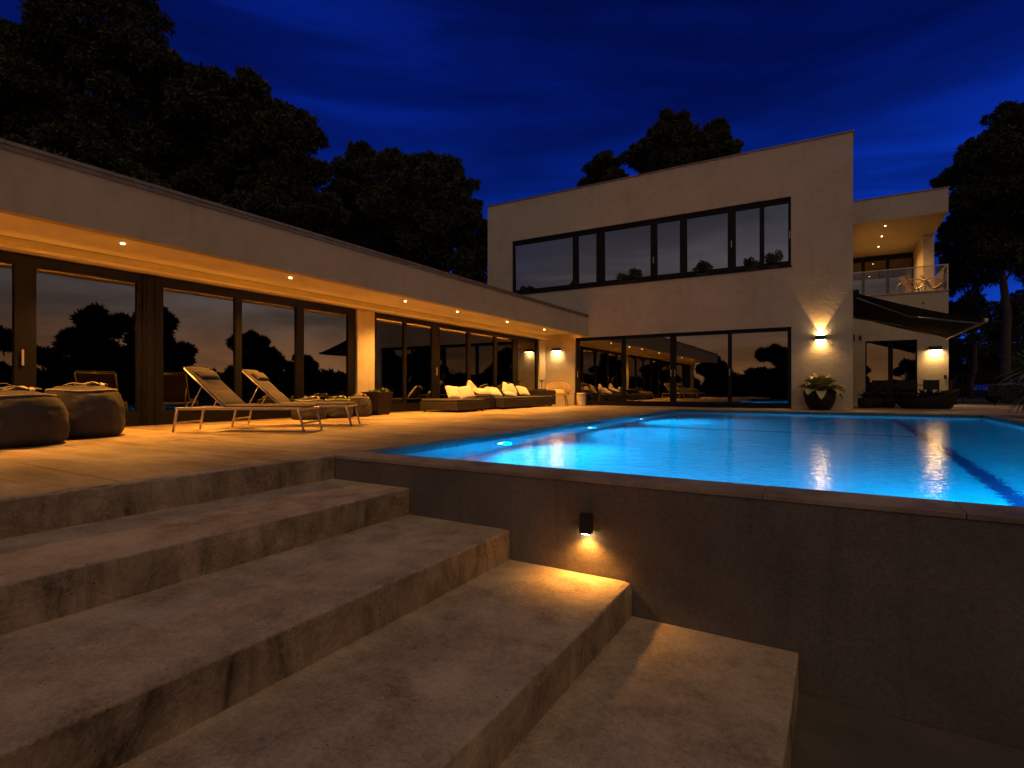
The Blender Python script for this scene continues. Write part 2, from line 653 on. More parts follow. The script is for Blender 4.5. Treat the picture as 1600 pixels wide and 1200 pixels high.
sheet('ground', -300, 300, -300, 300, -1.32, M['lawn'], .5)
sheet('path', -0.30, 9.0, -7.0, 3.44, -1.10, M['path'], .21)
sheet('lawn', -120, 120, 16.98, 220, -0.10, M['lawn'], 1.2)
sheet('lawn', -120, -9.7, -80, 16.97, -0.10, M['lawn'], 1.2)

# ---------------------------------------------------------------- deck
deck = MB().box(-9.95, -4.36, -6.0, 16.95, -.5, -.055).box(-13, 6.0, 16.98, 26.6, -.095, -.055).build('deck', M['path'])
tag(deck, kind='structure')
G = .014
slab_i = 0


def slab(x0, x1, y0, y1, z=0.0, t=.05):
    dz = random.uniform(-.0012, .0012)
    MB().box(x0 + G / 2, x1 - G / 2, y0 + G / 2, y1 - G / 2, z - t, z + dz).build('paving_slab', M['deck'], deck, bevel=.003, seg=1)


rows = [-5.45, -3.05, -.65, 1.75]
for a, b in zip(rows, rows[1:]):
    slab(-9.6, -6.8, a, b)
    slab(-6.8, -4.07, a, b)
slab(-9.6, -6.8, 1.75, 4.15)
slab(-6.8, -4.07, 1.75, 3.46)
slab(-6.8, -4.36, 3.46, 4.15)
y = 4.15
while y < 16.9:
    y2 = min(y + 2.4, 16.95)
    slab(-9.6, -6.8, y, y2)
    slab(-6.8, -4.36, y, y2)
    y = y2
x = -9.6
while x < 5.9:
    x2 = min(x + 2.4, 6.0)
    slab(x, x2, 16.99, 18.59)
    x = x2
for i in range(3):
    for j in range(4):
        slab(.5 + i * 1.834, .5 + (i + 1) * 1.834, 18.6 + j * 1.97, 18.6 + (j + 1) * 1.97)

# ================================================================== steps
steps = thing('concrete_steps', 'wide worn concrete steps going down beside the brown pool wall', 'steps', (-3.99, 0, 0))
EDGE = [-3.99, -3.07, -2.08, -1.14, -0.17]


def step_block(name, x0, x1, ztop, zbot, seed, back=.0):
    """one cast step: rounded, slightly chipped nosing and uneven faces"""
    rnd = np.random.RandomState(seed)
    y0, y1, n = -6.2, 3.455, 190
    r = .014
    prof = [(x0, zbot), (x0, ztop)]
    for k in range(1, 7):
        prof.append((x0 + (x1 - x0) * k / 7.0, ztop))
    prof.append((x1 - .045, ztop))
    for k in range(5):
        a = PI / 2 * (1 - k / 4)
        prof.append((x1 - r + r * math.cos(a), ztop - r + r * math.sin(a)))
    prof += [(x1, ztop - .06), (x1, ztop - .12), (x1, zbot)]
    m = len(prof)

    def smooth(nn, k):
        w = rnd.uniform(-1, 1, nn + k)
        return np.convolve(w, np.ones(k) / k, 'valid')[:nn + 1]
    ys = np.linspace(y0, y1, n + 1)
    nz = [smooth(n + 6, 6) * .010 for _ in range(m)]
    chip = np.clip(smooth(n + 3, 3), .15, 1) - .15
    vs = []
    for i, yy in enumerate(ys):
        for j, (px, pz) in enumerate(prof):
            px2, pz2 = px, pz
            if 8 < j < 14:
                px2 -= chip[i] * .022 + nz[9][i] * .45
                pz2 -= chip[i] * .014 + nz[10][i] * .25
            elif 1 < j <= 8:
                pz2 += nz[j][i] * .18
            elif j >= 14 and j < m - 1:
                px2 += nz[j][i] * .35 - .001
            vs.append((px2 + 3.99, yy, pz2))
    fs = []
    for i in range(n):
        for j in range(m - 1):
            fs.append((i * m + j, i * m + j + 1, (i + 1) * m + j + 1, (i + 1) * m + j))
    fs.append(tuple(range(m)))
    fs.append(tuple(n * m + j for j in range(m - 1, -1, -1)))
    b = MB().add(vs, fs)
    return b.build(name, M['steps'], steps, smooth=False)


step_block('landing', -4.07, -3.99, -.001, -.5, 1)
for i in range(1, 5):
    step_block('step', EDGE[i - 1] - .03, EDGE[i], -.22 * i, -1.31, 10 + i)

# ================================================================== swimming pool
PX0, PX1, PY0, PY1, PD = -4.03, 3.02, 3.80, 16.68, -1.26
WZ = -.085
pool = thing('swimming_pool', 'rectangular lit blue swimming pool behind a dark brown retaining wall', 'swimming pool', (-.5, 10, PD))


def pl(o):
    o.location = o.location - Vector((-.5, 10, PD))
    return o


b = MB()
t = .18
b.box(PX0 - t, PX1 + t, PY0 - t, PY1 + t, PD - .2, PD)
b.box(PX0 - t, PX0, PY0 - t, PY1 + t, PD, -.23)
b.box(PX1, PX1 + t, PY0 - t, PY1 + t, PD, -.23)
b.box(PX0, PX1, PY0 - t, PY0, PD, -.23)
b.box(PX0, PX1, PY1, PY1 + t, PD, -.23)
pl(b.build('basin', M['tile'], pool))
# waterline tiles, one by one
nL = 40
for k in range(nL):
    y0 = PY0 + (PY1 - PY0) * k / nL
    y1 = PY0 + (PY1 - PY0) * (k + 1) / nL
    pl(MB().box(PX0 - .05, PX0 + .002, y0 + .002, y1 - .002, -.229, -.031).build('waterline_tile', M['band'], pool))
nF = 22
for k in range(nF):
    x0 = PX0 + .003 + (PX1 - PX0 - .006) * k / nF
    x1 = PX0 + .003 + (PX1 - PX0 - .006) * (k + 1) / nF
    pl(MB().box(x0 + .002, x1 - .002, PY1 - .002, PY1 + .05, -.229, -.031).build('waterline_tile', M['band'], pool))
bb = MB().box(PX1 - .002, PX1 + .05, PY0, PY1, -.229, -.031).box(PX0 + .003, PX1 - .003, PY0 - .05, PY0 + .002, -.229, -.031)
pl(bb.build('waterline_band', M['band'], pool))
# front retaining wall
pl(MB().box(-4.06, 9.0, 3.46, 3.615, -1.31, -.031).build('retaining_wall', M['poolwall'], pool))
pl(MB().box(PX1 + .185, PX1 + .33, 3.62, 16.9, -1.31, -.031).build('side_wall', M['poolwall'], pool))


# coping stones
def cope(x0, x1, y0, y1):
    dz = random.uniform(-.001, .001)
    pl(MB().box(x0 + .0015, x1 - .0015, y0 + .0015, y1 - .0015, -.03, dz + .001).build('coping_stone', M['coping'], pool, bevel=.004, seg=2))


cope(-4.36, -4.063, 3.463, 3.797)
n = 8
for k in range(n):
    cope(-4.06 + (3.34 + 4.06) * k / n, -4.06 + (3.34 + 4.06) * (k + 1) / n, 3.45, 3.79)
n = 12
for k in range(n):
    cope(-4.36, -4.02, 3.80 + 13.15 * k / n, 3.80 + 13.15 * (k + 1) / n)
    cope(3.01, 3.34, 3.80 + 13.15 * k / n, 3.80 + 13.15 * (k + 1) / n)
n = 7
for k in range(n):
    cope(-4.015 + 7.02 * k / n, -4.015 + 7.02 * (k + 1) / n, 16.67, 16.95)
# lane line and cross line on the floor
pl(MB().box(1.19, 1.35, PY0 + .3, PY1 - .4, PD, PD + .006).build('lane_line', M['lane'], pool))
pl(MB().box(-3.4, 1.15, 11.05, 11.17, PD, PD + .006).build('cross_line', M['lane'], pool))
# underwater lights on the left wall and on the near wall
def pool_light(x, y, z, axis):
    if axis == 'x':
        Mx = Matrix.Translation((x, y, z)) @ Matrix.Rotation(PI / 2, 4, 'Y')
    elif axis == '-x':
        Mx = Matrix.Translation((x, y, z)) @ Matrix.Rotation(-PI / 2, 4, 'Y')
    else:
        Mx = Matrix.Translation((x, y, z)) @ Matrix.Rotation(-PI / 2, 4, 'X')
    ring = pl(MB().lathe([(.12, 0), (.13, .012), (.12, .024), (.085, .024)], 20, Mx).build('pool_light', M['alu'], pool, smooth=True))
    lens = MB().lathe([(.083, .0), (.083, .026)], 20, Mx).build('lens', M['blue_lens'], ring)
    lens.location = (0, 0, 0)
    off = {'x': (.10, 0, 0), '-x': (-.10, 0, 0), 'y': (0, .10, 0)}[axis]
    aim = {'x': (1, 0, -.12), '-x': (-1, 0, -.12), 'y': (0, 1, -.12)}[axis]
    return (x + off[0], y + off[1], z), aim


POOLBLUE = (.0, .46, 1.0)
for (x, y, z, ax, e) in [(PX0, 6.4, -.62, 'x', 600), (PX0, 9.6, -.62, 'x', 600), (PX0, 12.8, -.62, 'x', 600),
                         (-1.6, PY0, -.62, 'y', 260), (1.9, PY0, -.62, 'y', 1200)]:
    loc, aim = pool_light(x, y, z, ax)
    lamp('SPOT', loc, e, POOLBLUE, aim=aim, size=.08, angle=158, blend=.8, name='underwater_light')
wv = MB().box(PX0 + .003, PX1 - .003, PY0 + .003, PY1 - .003, WZ - .001, WZ)
w = MB()
w.add([(PX0 + .003, PY0 + .003, WZ), (PX1 - .003, PY0 + .003, WZ), (PX1 - .003, PY1 - .003, WZ), (PX0 + .003, PY1 - .003, WZ)], [(0, 1, 2, 3)])
tag(w.build('water', M['water']), kind='structure')

def tuft_mesh(name, blobs, n_per, size, seed, mat, needles=7, spread=1.0, elong=.16, clump=True):
    """blobs: (x,y,z,r,flat). Needle tufts spread through shell of each blob."""
    rs = np.random.RandomState(seed)
    V_ = []
    rq = np.random.RandomState(seed + 1000)
    sub = []
    for (bx, by, bz, br_, fl) in blobs:
        if clump:
            sub.append((bx, by, bz, br_ * .62, fl))
            for k in range(11):
                d = rq.normal(size=3)
                d /= np.linalg.norm(d)
                o_ = rq.uniform(.58, .98) * br_
                sub.append((bx + d[0] * o_, by + d[1] * o_, bz + d[2] * o_ * fl, br_ * rq.uniform(.20, .38), .62))
        else:
            sub.append((bx, by, bz, br_, fl))
    for (bx, by, bz, br_, fl) in sub:
        n = max(24, int(n_per * 1.25 * br_ ** 2))
        d = rs.normal(size=(n, 3))
        d /= np.linalg.norm(d, axis=1)[:, None]
        lump = 1 + .22 * np.sin(d[:, 0] * 5 + bx * 3) * np.sin(d[:, 1] * 6 + by) + .14 * np.sin(d[:, 2] * 9 + bz * 2)
        rad = br_ * (rs.uniform(.35, 1.0, n) ** .45) * lump
        c = d * rad[:, None]
        c[:, 2] *= fl
        c += np.array([bx, by, bz])
        # needles of a tuft
        m = needles
        dirs = rs.normal(size=(n, m, 3)) + d[:, None, :] * spread + np.array([0, 0, .35])
        dirs /= np.linalg.norm(dirs, axis=2)[:, :, None]
        L = size * rs.uniform(.6, 1.25, (n, m, 1))
        side = np.cross(dirs, rs.normal(size=(n, m, 3)))
        side /= np.linalg.norm(side, axis=2)[:, :, None] + 1e-6
        base = c[:, None, :] + dirs * (.1 * L)
        tip = base + dirs * L
        midp = base + dirs * L * .55
        A = midp + side * L * elong
        B = midp - side * L * elong
        V_.append(np.stack([base, A, tip, B], axis=2).reshape(-1, 3))
    V_ = np.concatenate(V_).astype(np.float32)
    nf = len(V_) // 4
    me = bpy.data.meshes.new(name)
    me.vertices.add(len(V_))
    me.vertices.foreach_set('co', V_.ravel())
    me.loops.add(nf * 4)
    me.loops.foreach_set('vertex_index', np.arange(nf * 4, dtype=np.int32))
    me.polygons.add(nf)
    me.polygons.foreach_set('loop_start', np.arange(0, nf * 4, 4, dtype=np.int32))
    me.polygons.foreach_set('loop_total', np.full(nf, 4, dtype=np.int32))
    me.update(calc_edges=True)
    me.materials.append(mat)
    return me



# ================================================================== villa
villa = thing('villa', 'white modern flat-roofed villa with long glazed wing and two-storey block', 'house', (0, 0, 0))
V = villa
# main block: holed front wall
b = MB()
holed(b, 'y', YF, YF + .32, -12.28, .48, -.09, 8.12, [(-11.11, -1.13, 4.35, 6.53), (-8.36, -1.12, -.09, 2.52)])
b.build('front_wall', M['plaster'], V)
b = MB()
b.box(-12.28, -12.0, YF + .32, 34.0, -.09, 8.12)
b.build('end_wall', M['plaster'], V)
MB().box(.16, .48, YF + .32, 33.4, -.09, 8.12).build('side_wall', M['plaster'], V)
MB().box(-12.0, .16, 33.7, 34.0, -.09, 8.12).build('back_wall', M['plaster'], V)
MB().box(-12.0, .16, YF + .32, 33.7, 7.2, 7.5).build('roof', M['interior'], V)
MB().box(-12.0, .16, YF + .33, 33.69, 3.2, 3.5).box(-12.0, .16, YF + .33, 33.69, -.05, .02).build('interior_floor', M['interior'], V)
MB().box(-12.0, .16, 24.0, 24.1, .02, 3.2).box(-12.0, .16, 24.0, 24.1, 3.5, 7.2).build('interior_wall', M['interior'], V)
# thin metal capping of the roof edge
MB().box(-12.32, .515, YF - .035, YF + .36, 8.123, 8.155).box(.12, .515, YF + .36, 34.0, 8.123, 8.155).build('roof_capping', M['metal_cap'], V)


def window(axis, p, a0, a1, z0, z1, ga, gA, gz, gZ, mat, handle=None, tilt=0, depth=.07):
    """one leaf: frame bars round a pane; ga..gZ is the glass"""
    def B(m, x0, x1, q0, q1, zz0, zz1):
        if axis == 'y':
            m.box(x0, x1, q0, q1, zz0, zz1)
        else:
            m.box(-q1, -q0, x0, x1, zz0, zz1)
    # for axis y: depth runs +y from p ; for axis x: the leaf faces +x, depth runs -x
    if axis == 'y':
        q0, q1 = p, p + depth
    else:
        q0, q1 = -p, -p + depth
    m = MB()
    B(m, a0, ga, q0, q1, z0, z1)
    B(m, gA, a1, q0, q1, z0, z1)
    B(m, ga, gA, q0, q1, z0, gz)
    B(m, ga, gA, q0, q1, gZ, z1)
    # thin glazing bead, a step back
    e = .012
    B(m, ga, ga + e, q0 + .015, q1 - .01, gz, gZ)
    B(m, gA - e, gA, q0 + .015, q1 - .01, gz, gZ)
    B(m, ga + e, gA - e, q0 + .015, q1 - .01, gz, gz + e)
    B(m, ga + e, gA - e, q0 + .015, q1 - .01, gZ - e, gZ)
    w_ = m.build('window', mat, V)
    g = MB()
    B(g, ga + e, gA - e, q0 + .034, q0 + .042, gz + e, gZ - e)
    pn = g.build('pane', M['glass'], w_)
    if tilt:
        c = Vector(((ga + gA) / 2, p + .038, gZ)) if axis == 'y' else Vector((p - .038, (ga + gA) / 2, gz))
        Rm = Matrix.Rotation(tilt, 4, 'X' if axis == 'y' else 'Y')
        pn.matrix_local = Matrix.Translation(c) @ Rm @ Matrix.Translation(-c)
    if handle:
        ha, hz = handle
        h = MB()
        B(h, ha - .012, ha + .012, q0 - .035, q0 - .02, hz - .11, hz + .11)
        B(h, ha - .012, ha + .012, q0 - .02, q0 - .001, hz - .09, hz - .06)
        B(h, ha - .012, ha + .012, q0 - .02, q0 - .001, hz + .06, hz + .09)
        h.build('handle', M['alu'], w_)
    return w_


# upper windows of the main block
UP = [(-11.02, -8.47), (-8.26, -7.52), (-7.22, -5.50), (-5.29, -4.49), (-4.28, -2.96), (-2.74, -2.01), (-1.90, -1.20)]
bd = [-11.108] + [(UP[i][1] + UP[i + 1][0]) / 2 for i in range(6)] + [-1.132]
hd = [None, None, None, (-5.395, 5.1), None, (-2.85, 5.3), (-1.165, 5.35)]
for i, (a, c) in enumerate(UP):
    window('y', YF + .06, bd[i], bd[i + 1], 4.40, 6.528, a, c, 4.55, 6.36, M['frame_dark'], handle=hd[i], tilt=R(0.8), depth=.12)
MB().box(-11.15, -1.09, YF - .03, YF + .058, 4.352, 4.39).build('window_sill', M['frame_dark'], V)
# lower sliding doors
LO = [(-8.21, -6.56), (-6.42, -4.83), (-4.64, -2.96), (-2.86, -1.22)]
bd = [-8.358, -6.49, -4.735, -2.91, -1.122]
hd = [(-8.28, 1.15), (-4.80, 1.15), (-4.67, 1.15), (-2.91, 1.15)]
for i, (a, c) in enumerate(LO):
    window('y', YF + .10, bd[i], bd[i + 1], .012, 2.518, a, c, .16, 2.41, M['frame_dark'], handle=hd[i])

# wing -------------------------------------------------------------
b = MB()
holed(b, 'x', XW - .3, XW, -7.0, YF - .002, -.09, 2.678, [(-6.0, 9.0, -.09, 2.49), (9.55, 18.10, -.09, 2.49)])
b.build('wing_wall', M['plaster'], V)
MB().box(XW + .001, XW + .14, -6.9, YF - .003, 2.493, 2.503).box(XW + .141, XW + .155, -6.9, YF - .003, 2.493, 2.535).build('window_head_trim', M['soffit'], V)
# roof slab with fascia; soffit
XFa = -7.82
MB().box(XFa - .16, XFa, -7.2, YF - .002, 2.58, 3.30).build('fascia', M['plaster'], V)
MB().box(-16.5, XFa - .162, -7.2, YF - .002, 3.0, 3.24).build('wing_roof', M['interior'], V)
MB().box(XFa - .262, XFa - .163, -7.2, YF - .003, 2.582, 2.592).box(XFa - .275, XFa - .263, -7.2, YF - .003, 2.582, 2.625).build('fascia_lip', M['soffit'], V)  # shelf and lip added to keep the soffit fill strip out of sight
MB().box(XW + .0, XFa - .162, -7.2, YF - .003, 2.682, 2.71).build('soffit', M['soffit'], V)
MB().box(XFa - .20, XFa + .035, -7.2, YF - .003, 3.303, 3.345).build('roof_capping', M['metal_cap'], V)
MB().box(XFa + .001, XFa + .018, -7.2, YF - .003, 3.245, 3.30).build('drip_edge', M['metal_cap'], V)
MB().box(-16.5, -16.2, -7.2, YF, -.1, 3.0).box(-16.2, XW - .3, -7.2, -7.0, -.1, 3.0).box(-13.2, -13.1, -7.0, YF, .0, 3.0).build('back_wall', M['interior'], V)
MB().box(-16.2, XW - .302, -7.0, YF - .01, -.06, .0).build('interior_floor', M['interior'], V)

WA = [(-3.6, -1.6), (-1.35, .55), (.75, 2.85), (3.08, 4.37), (4.76, 6.03), (6.16, 7.37), (7.56, 8.77)]
bd = [-3.7, -1.47, .65, 2.96, 4.44, 6.095, 7.465, 8.998]
for i, (a, c) in enumerate(WA):
    a0 = bd[i] if i != 4 else 4.69
    window('x', XW - .06, a0, bd[i + 1], .012, 2.488, a, c, .24, 2.34, M['frame'], handle=(2.93, 1.05) if i == 2 else None)
MB().box(XW - .12, XW - .03, 4.442, 4.688, .012, 2.488).box(XW - .03, XW - .015, 4.49, 4.51, .012, 2.488).box(XW - .03, XW - .015, 4.62, 4.64, .012, 2.488).build('frame_column', M['frame'], V)
MB().box(XW - .2, XW - .06, -5.99, -3.702, .012, 2.488).build('blank_panel', M['frame'], V)
WB = [(9.68, 10.66), (10.76, 11.82), (12.16, 13.51), (13.68, 15.04), (15.20, 16.25), (16.61, 17.96)]
bd = [9.552, 10.71, 11.99, 13.595, 15.12, 16.43, 18.098]
for i, (a, c) in enumerate(WB):
    window('x', XW - .06, bd[i], bd[i + 1], .012, 2.488, a, c, .22, 2.36, M['frame'], handle=(11.99, 1.1) if i == 2 else None)
MB().box(XW - .3, XW + .012, 8.99, 9.56, .0, .012).box(XW - .13, XW + .014, -5.9, 8.98, .0, .011).box(XW - .13, XW + .014, 9.57, 18.09, .0, .011).build('threshold', M['alu'], V)

# set-back right part: ground-floor wall, loggia, roof
b = MB()
holed(b, 'y', YR, YR + .3, .485, 3.8, -.09, 4.12, [(1.11, 2.83, .05, 2.56)])
b.build('set_back_wall', M['plaster'], V)
MB().box(3.5, 3.8, YR + .302, 33.4, -.09, 4.12).build('side_wall', M['plaster'], V)
MB().box(.485, 3.8, YR, 33.4, 4.122, 4.39).build('balcony_slab', M['plaster'], V)
MB().box(.485, 3.835, YR - .03, 33.39, 4.392, 4.42).build('balcony_paving', M['metal_cap'], V)
MB().box(.485, 3.8, YR, YR + .25, 7.44, 8.38).box(3.55, 3.8, YR + .252, 34.0, 7.44, 8.38).box(.485, 3.548, YR + .252, 34.0, 7.46, 7.9).build('loggia_roof', M['plaster'], V)
MB().box(.485, 3.84, YR - .035, YR + .3, 8.383, 8.415).box(3.5, 3.84, YR + .302, 34, 8.383, 8.415).build('roof_capping', M['metal_cap'], V)
MB().box(3.41, 3.8, 30.0, 33.4, 4.422, 7.438).build('side_pier', M['plaster'], V)
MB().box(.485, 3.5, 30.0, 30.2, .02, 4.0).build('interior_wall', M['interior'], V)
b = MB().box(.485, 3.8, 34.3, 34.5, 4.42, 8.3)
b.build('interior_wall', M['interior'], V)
for (a, c) in [(.52, 1.25), (1.37, 2.30), (2.42, 3.36)]:
    window('y', 33.42, a - .05, c + .05, 4.425, 7.43, a, c, 4.6, 7.2, M['frame_dark'])
window('y', YR + .08, 1.112, 1.97, .052, 2.558, 1.15, 1.90, .12, 2.50, M['frame_dark'])
window('y', YR + .08, 1.972, 2.828, .052, 2.558, 2.04, 2.79, .12, 2.50, M['frame_dark'])
MB().box(.9, .98, YR - .05, YR - .002, 2.62, 2.80).build('vent_box', M['black'], V)
MB().box(3.0, 3.05, YR - .02, YR - .002, 3.95, 4.02).box(3.66, 3.74, YR - .03, YR - .002, 1.0, 1.14).build('socket', M['black'], V)
MB().box(.5, .74, YR - .18, YR - .002, 2.60, 2.84).build('wall_unit', M['black'], V)

# ================================================================== lamps
DL_Y = [-2.0, .95, 3.73, 6.48, 9.6, 11.64, 14.21, 16.7]
WORD = ['nearest the open end of the wing', 'over the beige bean bags', 'above the seat between the two dark door groups', 'over the sun loungers', 'beside the white pillar', 'over the near end of the dark sofa', 'over the middle of the dark sofa', 'nearest the two-storey block']
dl0 = None
for i, yy in enumerate(DL_Y):
    if dl0 is None:
        d = thing('downlight', 'x', 'downlight', (-8.66, yy, 2.68), 0, 'downlights in the wing soffit')
        MB().lathe([(.038, -.003), (.040, -.006), (.030, -.009), (.028, -.002)], 20).build('trim_ring', M['ceramic'], d, smooth=True)
        MB().lathe([(.026, -.001), (.024, -.012), (.010, -.016)], 16).build('lens', M['down_lens'], d, smooth=True)
        dl0 = d
    else:
        d = copy_tree(dl0)
        d.location = (-8.66, yy, 2.68)
    d['label'] = 'small round glowing soffit downlight ' + WORD[i]
    lamp('SPOT', (-8.66, yy, 2.645), 580, ORANGE, aim=(.06, 0, -1), size=.05, angle=132, blend=1.0, name='downlight_beam')
# two warm fill strips, added out of sight to brighten the soffit
led = MB().box(XW + .085, XW + .10, -6.5, YF - .05, 2.515, 2.530).build('light_strip', M['led'])
led2 = MB().box(XFa - .212, XFa - .197, -6.5, YF - .05, 2.597, 2.612).build('light_strip', M['led2'])
tag(led2, 'long warm light strip behind the lower lip of the wing fascia', 'light strip')
tag(led, 'long warm light strip tucked above the wing windows, washing the soffit', 'light strip')
for k, (yy, lab) in enumerate([(27.46, 'balcony downlight nearest the roof edge of the loggia'), (29.3, 'balcony downlight in the middle of its row of three'), (31.35, 'balcony downlight nearest the dark loggia windows')]):
    d = copy_tree(dl0)
    d.location = (1.85, yy, 7.46)
    d['label'] = lab
    d['group'] = 'downlights in the loggia ceiling'
    lamp('SPOT', (1.85, yy, 7.42), 320, AMBER, aim=(0, 0, -1), size=.03, angle=155, blend=.9, name='downlight_beam')


def wall_lamp(x, y, z, w_, h_, label, up, e, lens_e=None, col=AMBER, face='-y', dpt=.11):
    o = thing('wall_lamp', label, 'wall lamp', (x, y, z))
    MB().box(-w_ / 2, w_ / 2, -dpt, -.02, -h_ / 2, h_ / 2).build('housing', M['black'], o, bevel=.006)
    MB().box(-w_ / 2 + .03, w_ / 2 - .03, -.02, -.001, -h_ / 2 + .03, h_ / 2 - .03).build('back_plate', M['black'], o)
    for s in ((-1, 1) if up else (-1,)):
        MB().box(-w_ / 2 + .015, w_ / 2 - .015, -dpt + .015, -.032, s * h_ / 2 - .006, s * h_ / 2 + .006).build('lens', M['warm_lens'], o)
    lamp('SPOT', (x, y - dpt * .62, z - h_ / 2 - .02), e, col, aim=(0, -.10, -1), size=.02, angle=138, blend=.75, name='wall_lamp_beam')
    if up:
        lamp('SPOT', (x, y - dpt * .62, z + h_ / 2 + .02), e * 2.2, col, aim=(0, .10, 1), size=.012, angle=64, blend=.30, name='wall_lamp_beam')
    return o


wall_lamp(-.34, YF, 2.145, .26, .15, 'black box wall lamp throwing light up and down above the big potted agave', True, 40)
wall_lamp(-9.10, YF, 2.10, .34, .11, 'black box wall lamp under the soffit above the round-backed chair', False, 30, dpt=.14)
wall_lamp(3.38, YR, 2.18, .42, .16, 'black box wall lamp below the awning on the set-back wall', False, 58, dpt=.16)
wl = wall_lamp(-1.45, 3.46, -.30, .082, .135, 'small black half-round lamp shining down on the pool retaining wall', False, 17.0, col=(1, .40, .06), dpt=.075)

# ================================================================== balcony railing
br = thing('balcony_railing', 'glass balcony railing with metal handrail around the lit loggia', 'railing', (.5, YR + .03, 4.42))
for k, (a, c) in enumerate([(.0, 1.08), (1.1, 2.18), (2.2, 3.27)]):
    MB().box(a + .01, c, .0, .012, .03, .99).build('glass_panel', M['clear'], br)
for k, (a, c) in enumerate([(.06, 1.75), (1.77, 3.42)]):
    MB().box(3.27, 3.282, a, c, .03, .99).build('glass_panel', M['clear'], br)
MB().box(-.01, 3.30, -.012, .025, .99, 1.02).build('handrail', M['alu'], br)
MB().box(3.258, 3.295, .027, 3.44, .99, 1.02).build('handrail', M['alu'], br)
MB().box(3.258, 3.298, -.015, .024, .0, .988).build('post', M['alu'], br)
MB().box(.0, 3.25, -.006, .018, .0, .03).build('bottom_rail', M['alu'], br)

# ================================================================== awning
aw = thing('awning', 'dark fabric awning folded out from the side wall over the dining terrace', 'awning', (.48, 21.8, 3.4))


def awn(u, v):
    """u: 0 wall .. 1 front, v: 0 near .. 1 far"""
    x = .14 + 2.87 * u
    z = .02 + (-.96) * u - .05 * math.sin(PI * u) - .025 * math.sin(PI * v) * u
    return (x, -2.9 + 5.8 * v, z)


nu, nv = 14, 24
vs = [awn(i / nu, j / nv) for i in range(nu + 1) for j in range(nv + 1)]
vs += [(p[0], p[1], p[2] - .006) for p in vs]
q = (nu + 1) * (nv + 1)
fs = []
for i in range(nu):
    for j in range(nv):
        a = i * (nv + 1) + j
        fs.append((a, a + 1, a + nv + 2, a + nv + 1))
        fs.append((q + a, q + a + nv + 1, q + a + nv + 2, q + a + 1))
MB().add(vs, fs).build('fabric', M['awning'], aw, smooth=True)
MB().box(.002, .16, -2.95, 2.95, -.02, .14).build('cassette', M['frame_dark'], aw, bevel=.02)
MB().box(2.98, 3.06, -2.93, 2.93, -1.01, -.90).build('front_bar', M['alu'], aw, bevel=.015)
for s in (-1, 1):
    el = (1.55, s * 1.35, -.58)
    MB().tube([(.12, s * 2.6, -.06), el], .028, 8).tube([el, (3.0, s * 2.5, -.99)], .024, 8).build('arm', M['alu'], aw, smooth=True)

